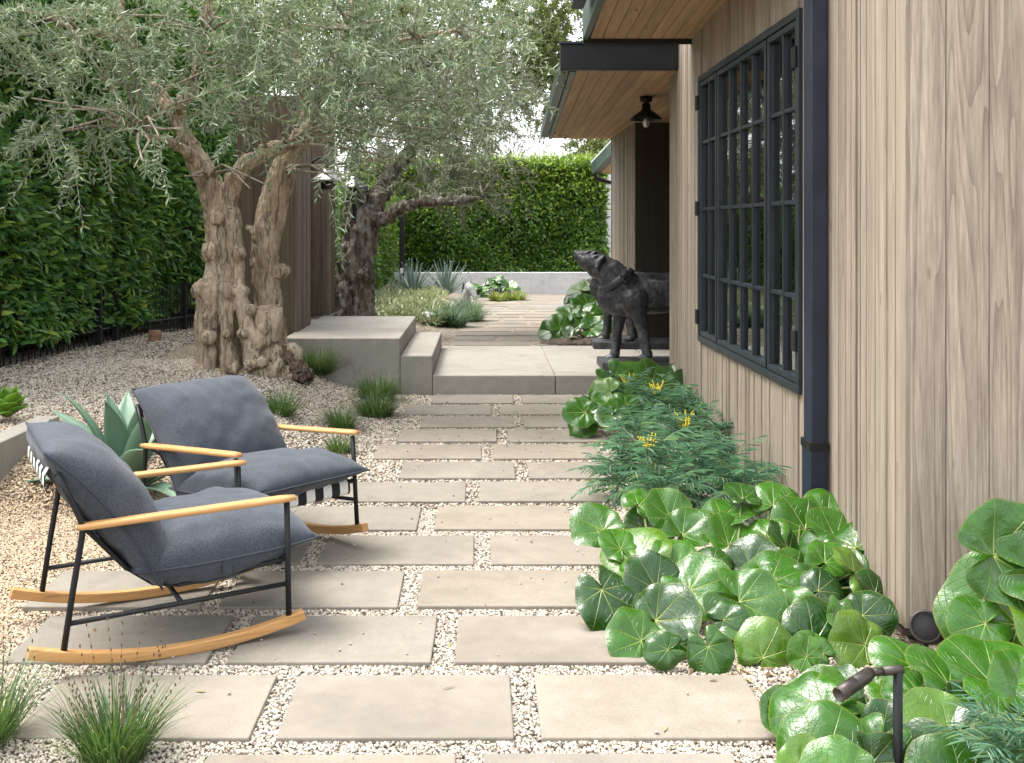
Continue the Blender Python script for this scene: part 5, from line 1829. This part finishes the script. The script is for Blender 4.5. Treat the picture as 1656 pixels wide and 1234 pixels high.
grass_clump(548, 708, 0.1, 240, 0.17, 'grass', 'low grass tuft half hidden by the farther chair front post', 67, 0.07, 0.8, 0.9, 0.005)
grass_clump(455, 662, 0.2, 300, 0.25, 'grass', 'grass clump peeking out beside the farther chair back', 68, 0.09, 0.7, 0.9, 0.0055)
for i, (px, py, sz, lab) in enumerate([(705, 528, 1.0, 'nearest left'), (735, 527, 1.05, 'nearest middle'), (762, 518, 1.0, 'rightmost'), (722, 512, 1.0, 'back left'), (755, 503, .95, 'farthest')]):
    grass_clump(px, py, 0.18, 430, 0.34 * sz, 'blue_grass', f'blue green grass mound beside the upper path, {lab} of five', 70 + i, 0.16, 0.7, 1.1, 0.009)
for i, (px, py, lab) in enumerate([(806, 486, 'left'), (835, 485, 'right')]):
    grass_clump(px, py, 0.17, 260, 0.26, 'lime_grass', f'yellow green grass tuft by the far white wall, {lab} one of two', 80 + i, 0.15, 0.8, 0.9, 0.012)
grass_clump(615, 508, 0.22, 300, 0.36, 'blue_grass', 'blue green grass mound at the foot of the dark barked olive', 84, 0.14, 0.6, 1.0, 0.01)

# pale ground cover of the far bed
r = np.random.default_rng(90)
n = 5200
pts = np.stack([r.uniform(-1.9, -0.55, n), r.uniform(15.0, 21.5, n)], 1)
keep = pts[:, 0] < -0.62 - 0.02 * (pts[:, 1] - 15)
pts = pts[keep]
n = len(pts)
hz = np.array([mnoise.noise(Vector((a * 1.6, b_ * 1.1, 0))) for a, b_ in pts]) * 0.13 + 0.12
pos = np.concatenate([pts, (ground_z(pts[:, 0], pts[:, 1]) + np.maximum(hz, 0.01) * r.uniform(0.3, 1, n))[:, None]], 1)
V, Fq = leaf_arrays(pos, rand_dirs(n, r) + np.array([0, 0, 0.7]), rand_dirs(n, r) + np.array([0, -0.4, 1.0]), r.uniform(0.08, 0.2, n), r.uniform(0.02, 0.035, n))
o = link('ground_cover', npmesh('ground_cover', V, [Fq]), 'pale_cover')
o['kind'] = 'stuff'
o['label'] = 'pale variegated low ground cover in the bed behind the landing'


# ------------------------------------------------------------------ agaves
def agave(name, base, n, L, Wd, label, mat, seed, lean0=0.15, lean1=1.35, curve=0.5, broad=False, group=None):
    r = random.Random(seed)
    b = MB()
    for i in range(n):
        f = i / (n - 1)
        az = 2.399 * i + r.uniform(-.15, .15)
        lean = lean0 + (lean1 - lean0) * f + r.uniform(-.07, .07)
        l = L * (0.75 + 0.35 * math.sin(PI * (0.25 + 0.6 * f))) * r.uniform(0.92, 1.08)
        out = Vector((math.cos(az), math.sin(az), 0))
        sd = Vector((-math.sin(az), math.cos(az), 0))
        p = Vector((0, 0, 0.02 + 0.05 * (1 - f))) + out * 0.015
        sg = 10
        ang = lean
        rows = []
        for k in range(sg + 1):
            t = k / sg
            if broad:
                w = Wd * (0.55 + 0.75 * math.sin(PI * min(1, t * 0.9 + 0.05)) ** 0.9) * (1 - t ** 5)
                w = max(w * (0.75 if t < .1 else 1), 0.002)
            else:
                w = Wd * (0.9 + 0.35 * math.sin(PI * t)) * (1 - t ** 1.7) + 0.001
            d = out * math.sin(ang) + Vector((0, 0, math.cos(ang)))
            up = (sd.cross(d)).normalized() * -1
            cup = 0.22 * w
            rows.append([p - sd * w / 2 + up * cup, p - sd * w / 4 + up * cup * .25, p, p + sd * w / 4 + up * cup * .25, p + sd * w / 2 + up * cup])
            p = p + d * (l / sg)
            ang += curve * (0.5 + f) * (t ** 1.2) / sg * 2
        vs = [q for row in rows for q in row]
        # thickness: an underside following the upper face
        th = [q - (rows[k][0] - rows[k][2]).cross(rows[min(k + 1, sg)][2] - rows[max(k - 1, 0)][2]).normalized() * 0.0 for k in range(sg + 1) for q in rows[k]]
        fs = []
        for k in range(sg):
            for j in range(4):
                fs.append((k * 5 + j, k * 5 + j + 1, (k + 1) * 5 + j + 1, (k + 1) * 5 + j))
        b.add(vs, fs)
    root = empty(name, base, label, 'agave', group)
    o = obj('leaves', b, mat, root, True)
    m = o.modifiers.new('t', 'SOLIDIFY')
    m.thickness = 0.006 if broad else 0.010
    return root


bs = P(200, 778, 6.5)
agave('agave', (bs.x, bs.y, float(ground_z(bs.x, bs.y)) - 0.01), 19, 0.64, 0.125, 'smooth broad leaved green agave growing between the two rocking chairs', 'agave', 3, 0.15, 1.25, 0.75, True)
bs = G(668, 486, 0.24)
agave('agave', bs, 34, 0.66, 0.055, 'spiky blue agave in the far bed, left of the two', 'blue_agave', 5, 0.05, 1.1, 0.15, False, 'blue agaves in the far bed')
bs = G(722, 482, 0.23)
agave('agave', bs, 34, 0.64, 0.055, 'spiky blue agave in the far bed, right one beside the horse head', 'blue_agave', 8, 0.05, 1.2, 0.15, False, 'blue agaves in the far bed')
# bright little plant at the left edge
bs = G(14, 680, 0.3)
agave('rosette_plant', bs, 16, 0.16, 0.10, 'small bright green leafy rosette on the gravel at the left edge', 'lettuce', 11, 0.2, 1.1, 0.5, True)
bpy.data.objects['rosette_plant']['category'] = 'plant'

# horse head statue and white boulder in the far bed
c = G(764, 492, 0.2)
hb = MB()
k = c.y / F
hp = lambda x, y, dy=0: P(x, y, c.y + dy) - c
hb.chain([hp(750, 497, .05), hp(752, 484, .03), hp(755, 473), hp(758, 465)], [11 * k, 9 * k, 7 * k, 6 * k], 12)
hb.chain([hp(758, 464), hp(761, 468, -.06), hp(765, 474, -.10), hp(768, 480, -.13)], [7.4 * k, 6.8 * k, 5.2 * k, 4.6 * k], 12)
hb.ball(hp(768, 482, -.14), (4.6 * k, 4 * k, 3.6 * k), 10, 8)
for s in (-1, 1):
    hb.chain([hp(757 + s * 3.5, 458), hp(757 + s * 5, 449)], [2.6 * k, 0.9 * k], 8)
    hb.ball(hp(762 + s * 5, 466, -.07), 1.8 * k, 8, 6)
o = link('horse_statue', voxel(hb, 0.009, 1), 'stone')
mn = MB()
for i in range(7):
    f = i / 6
    mn.ball(hp(752 + 2.5 * f - 7 * (1 - f * .5), 494 - 34 * f, .06), (3.2 * k, 4.5 * k, 4.2 * k), 8, 6)
mo = link('mane', voxel(mn, 0.012, 1), 'bronze', o)
o.location = c
tag(o, 'small weathered grey horse head statue among the plants beside the far path', 'statue')
o = link('boulder', rough_mesh(voxel(MB().ball((0, 0, 0), (0.13, 0.12, 0.07), 14, 9), 0.02, 2), 0.05, 4), 'pale_concrete')
o.location = G(688, 510, 0.35)
o.location.z = 0.33
tag(o, 'smooth white boulder at the back corner of the concrete landing', 'boulder')


# ------------------------------------------------------------------ garden lights and speaker
def spotlight(foot, top, elbow, tip, label, r=0.016):
    root = empty('garden_spotlight', foot, label, 'garden light', 'bronze garden spotlights')
    L = lambda q: Vector(q) - Vector(foot)
    tp, el, ti = L(top), L(elbow), L(tip)
    obj('stake', MB().tube([(0, 0, -0.03), (0, 0, 0.05), tp], [0.004, r, r], 14), 'black_metal', root, True)
    d = (el - tp).normalized()
    b = MB().tube([tp - d * r, tp + d * 0.002, tp.lerp(el, 0.55)], r * 0.98, 14)
    b.tube([tp.lerp(el, 0.56), el], r * 0.86, 14)
    obj('arm', b, 'bronze_lamp', root, True)
    obj('knuckle', MB().ball(el, r * 1.05, 14, 10), 'bronze_lamp', root, True)
    d2 = (ti - el).normalized()
    l2 = (ti - el).length
    b = MB().lathe(el, d2, [(0, 0), (0, r * 1.15), (l2 * .10, r * 1.3), (l2 * .12, r * 1.45), (l2 * .48, r * 1.5), (l2 * .49, r * 1.43), (l2 * .51, r * 1.43), (l2 * .52, r * 1.5), (l2, r * 1.5), (l2, r * 1.32), (l2 * .75, r * 1.28), (l2 * .75, 0)], 24)
    obj('lamp_head', b, 'bronze_lamp', root, True)
    return root


Ys = 3.12
top = P(1452, 1083, Ys)
foot = (top.x, Ys, 0.0)
spotlight(foot, (top.x, Ys, top.z), P(1408, 1088, Ys - 0.02), P(1356, 1124, Ys - 0.10), 'bronze spotlight on a black stake among the near round leaves', 0.0135)
Y2 = 6.75
top = P(1058, 714, Y2)
spotlight((top.x, Y2, 0.0), (top.x, Y2, top.z), P(1030, 718, Y2 - 0.02), P(1004, 737, Y2 - 0.12), 'bronze spotlight half buried in the feathery shrubs', 0.016)

c = P(1497, 1013, 4.03)
spk = empty('garden_speaker', (c.x, c.y, 0.0), 'small dark bullet shaped speaker on a stake at the wall corner', 'speaker')
fd = Vector((-0.34, -1, 0.28)).normalized()
cl_ = Vector((0, 0, c.z))
obj('housing', MB().lathe(cl_, -fd, [(-0.012, 0.050), (-0.014, 0.056), (-0.010, 0.060), (0.0, 0.060), (0.02, 0.057), (0.10, 0.052), (0.13, 0.04), (0.14, 0.0)], 32), 'bronze_lamp', spk, True)
gb = MB()
a_ = fd.orthogonal().normalized()
b_ = fd.cross(a_)
gb.lathe(cl_ + fd * 0.004, fd, [(0, 0.0505), (0.003, 0.03), (0.004, 0.0)], 32)
grl = obj('grille', gb, 'grille', spk, True)
gb = MB()
for i in range(-9, 10):
    for j in range(-9, 10):
        u, v = i * 0.0053 + (0.00265 if j % 2 else 0), j * 0.0048
        if u * u + v * v < 0.046 ** 2:
            gb.ball(cl_ + fd * 0.0075 + a_ * u + b_ * v, 0.0017, 5, 4)
obj('mesh_dots', gb, 'bronze_lamp', grl)
obj('stake', MB().tube([cl_ - fd * 0.05 + Vector((0, 0, -0.05)), (-fd.x * .05, -fd.y * .05, -0.05)], 0.014, 12), 'black_metal', spk, True)
obj('bracket', MB().box(-0.03, 0.03, 0.0, 0.06, 0.0, 0.03), 'black_metal', spk, bevel=0.004)
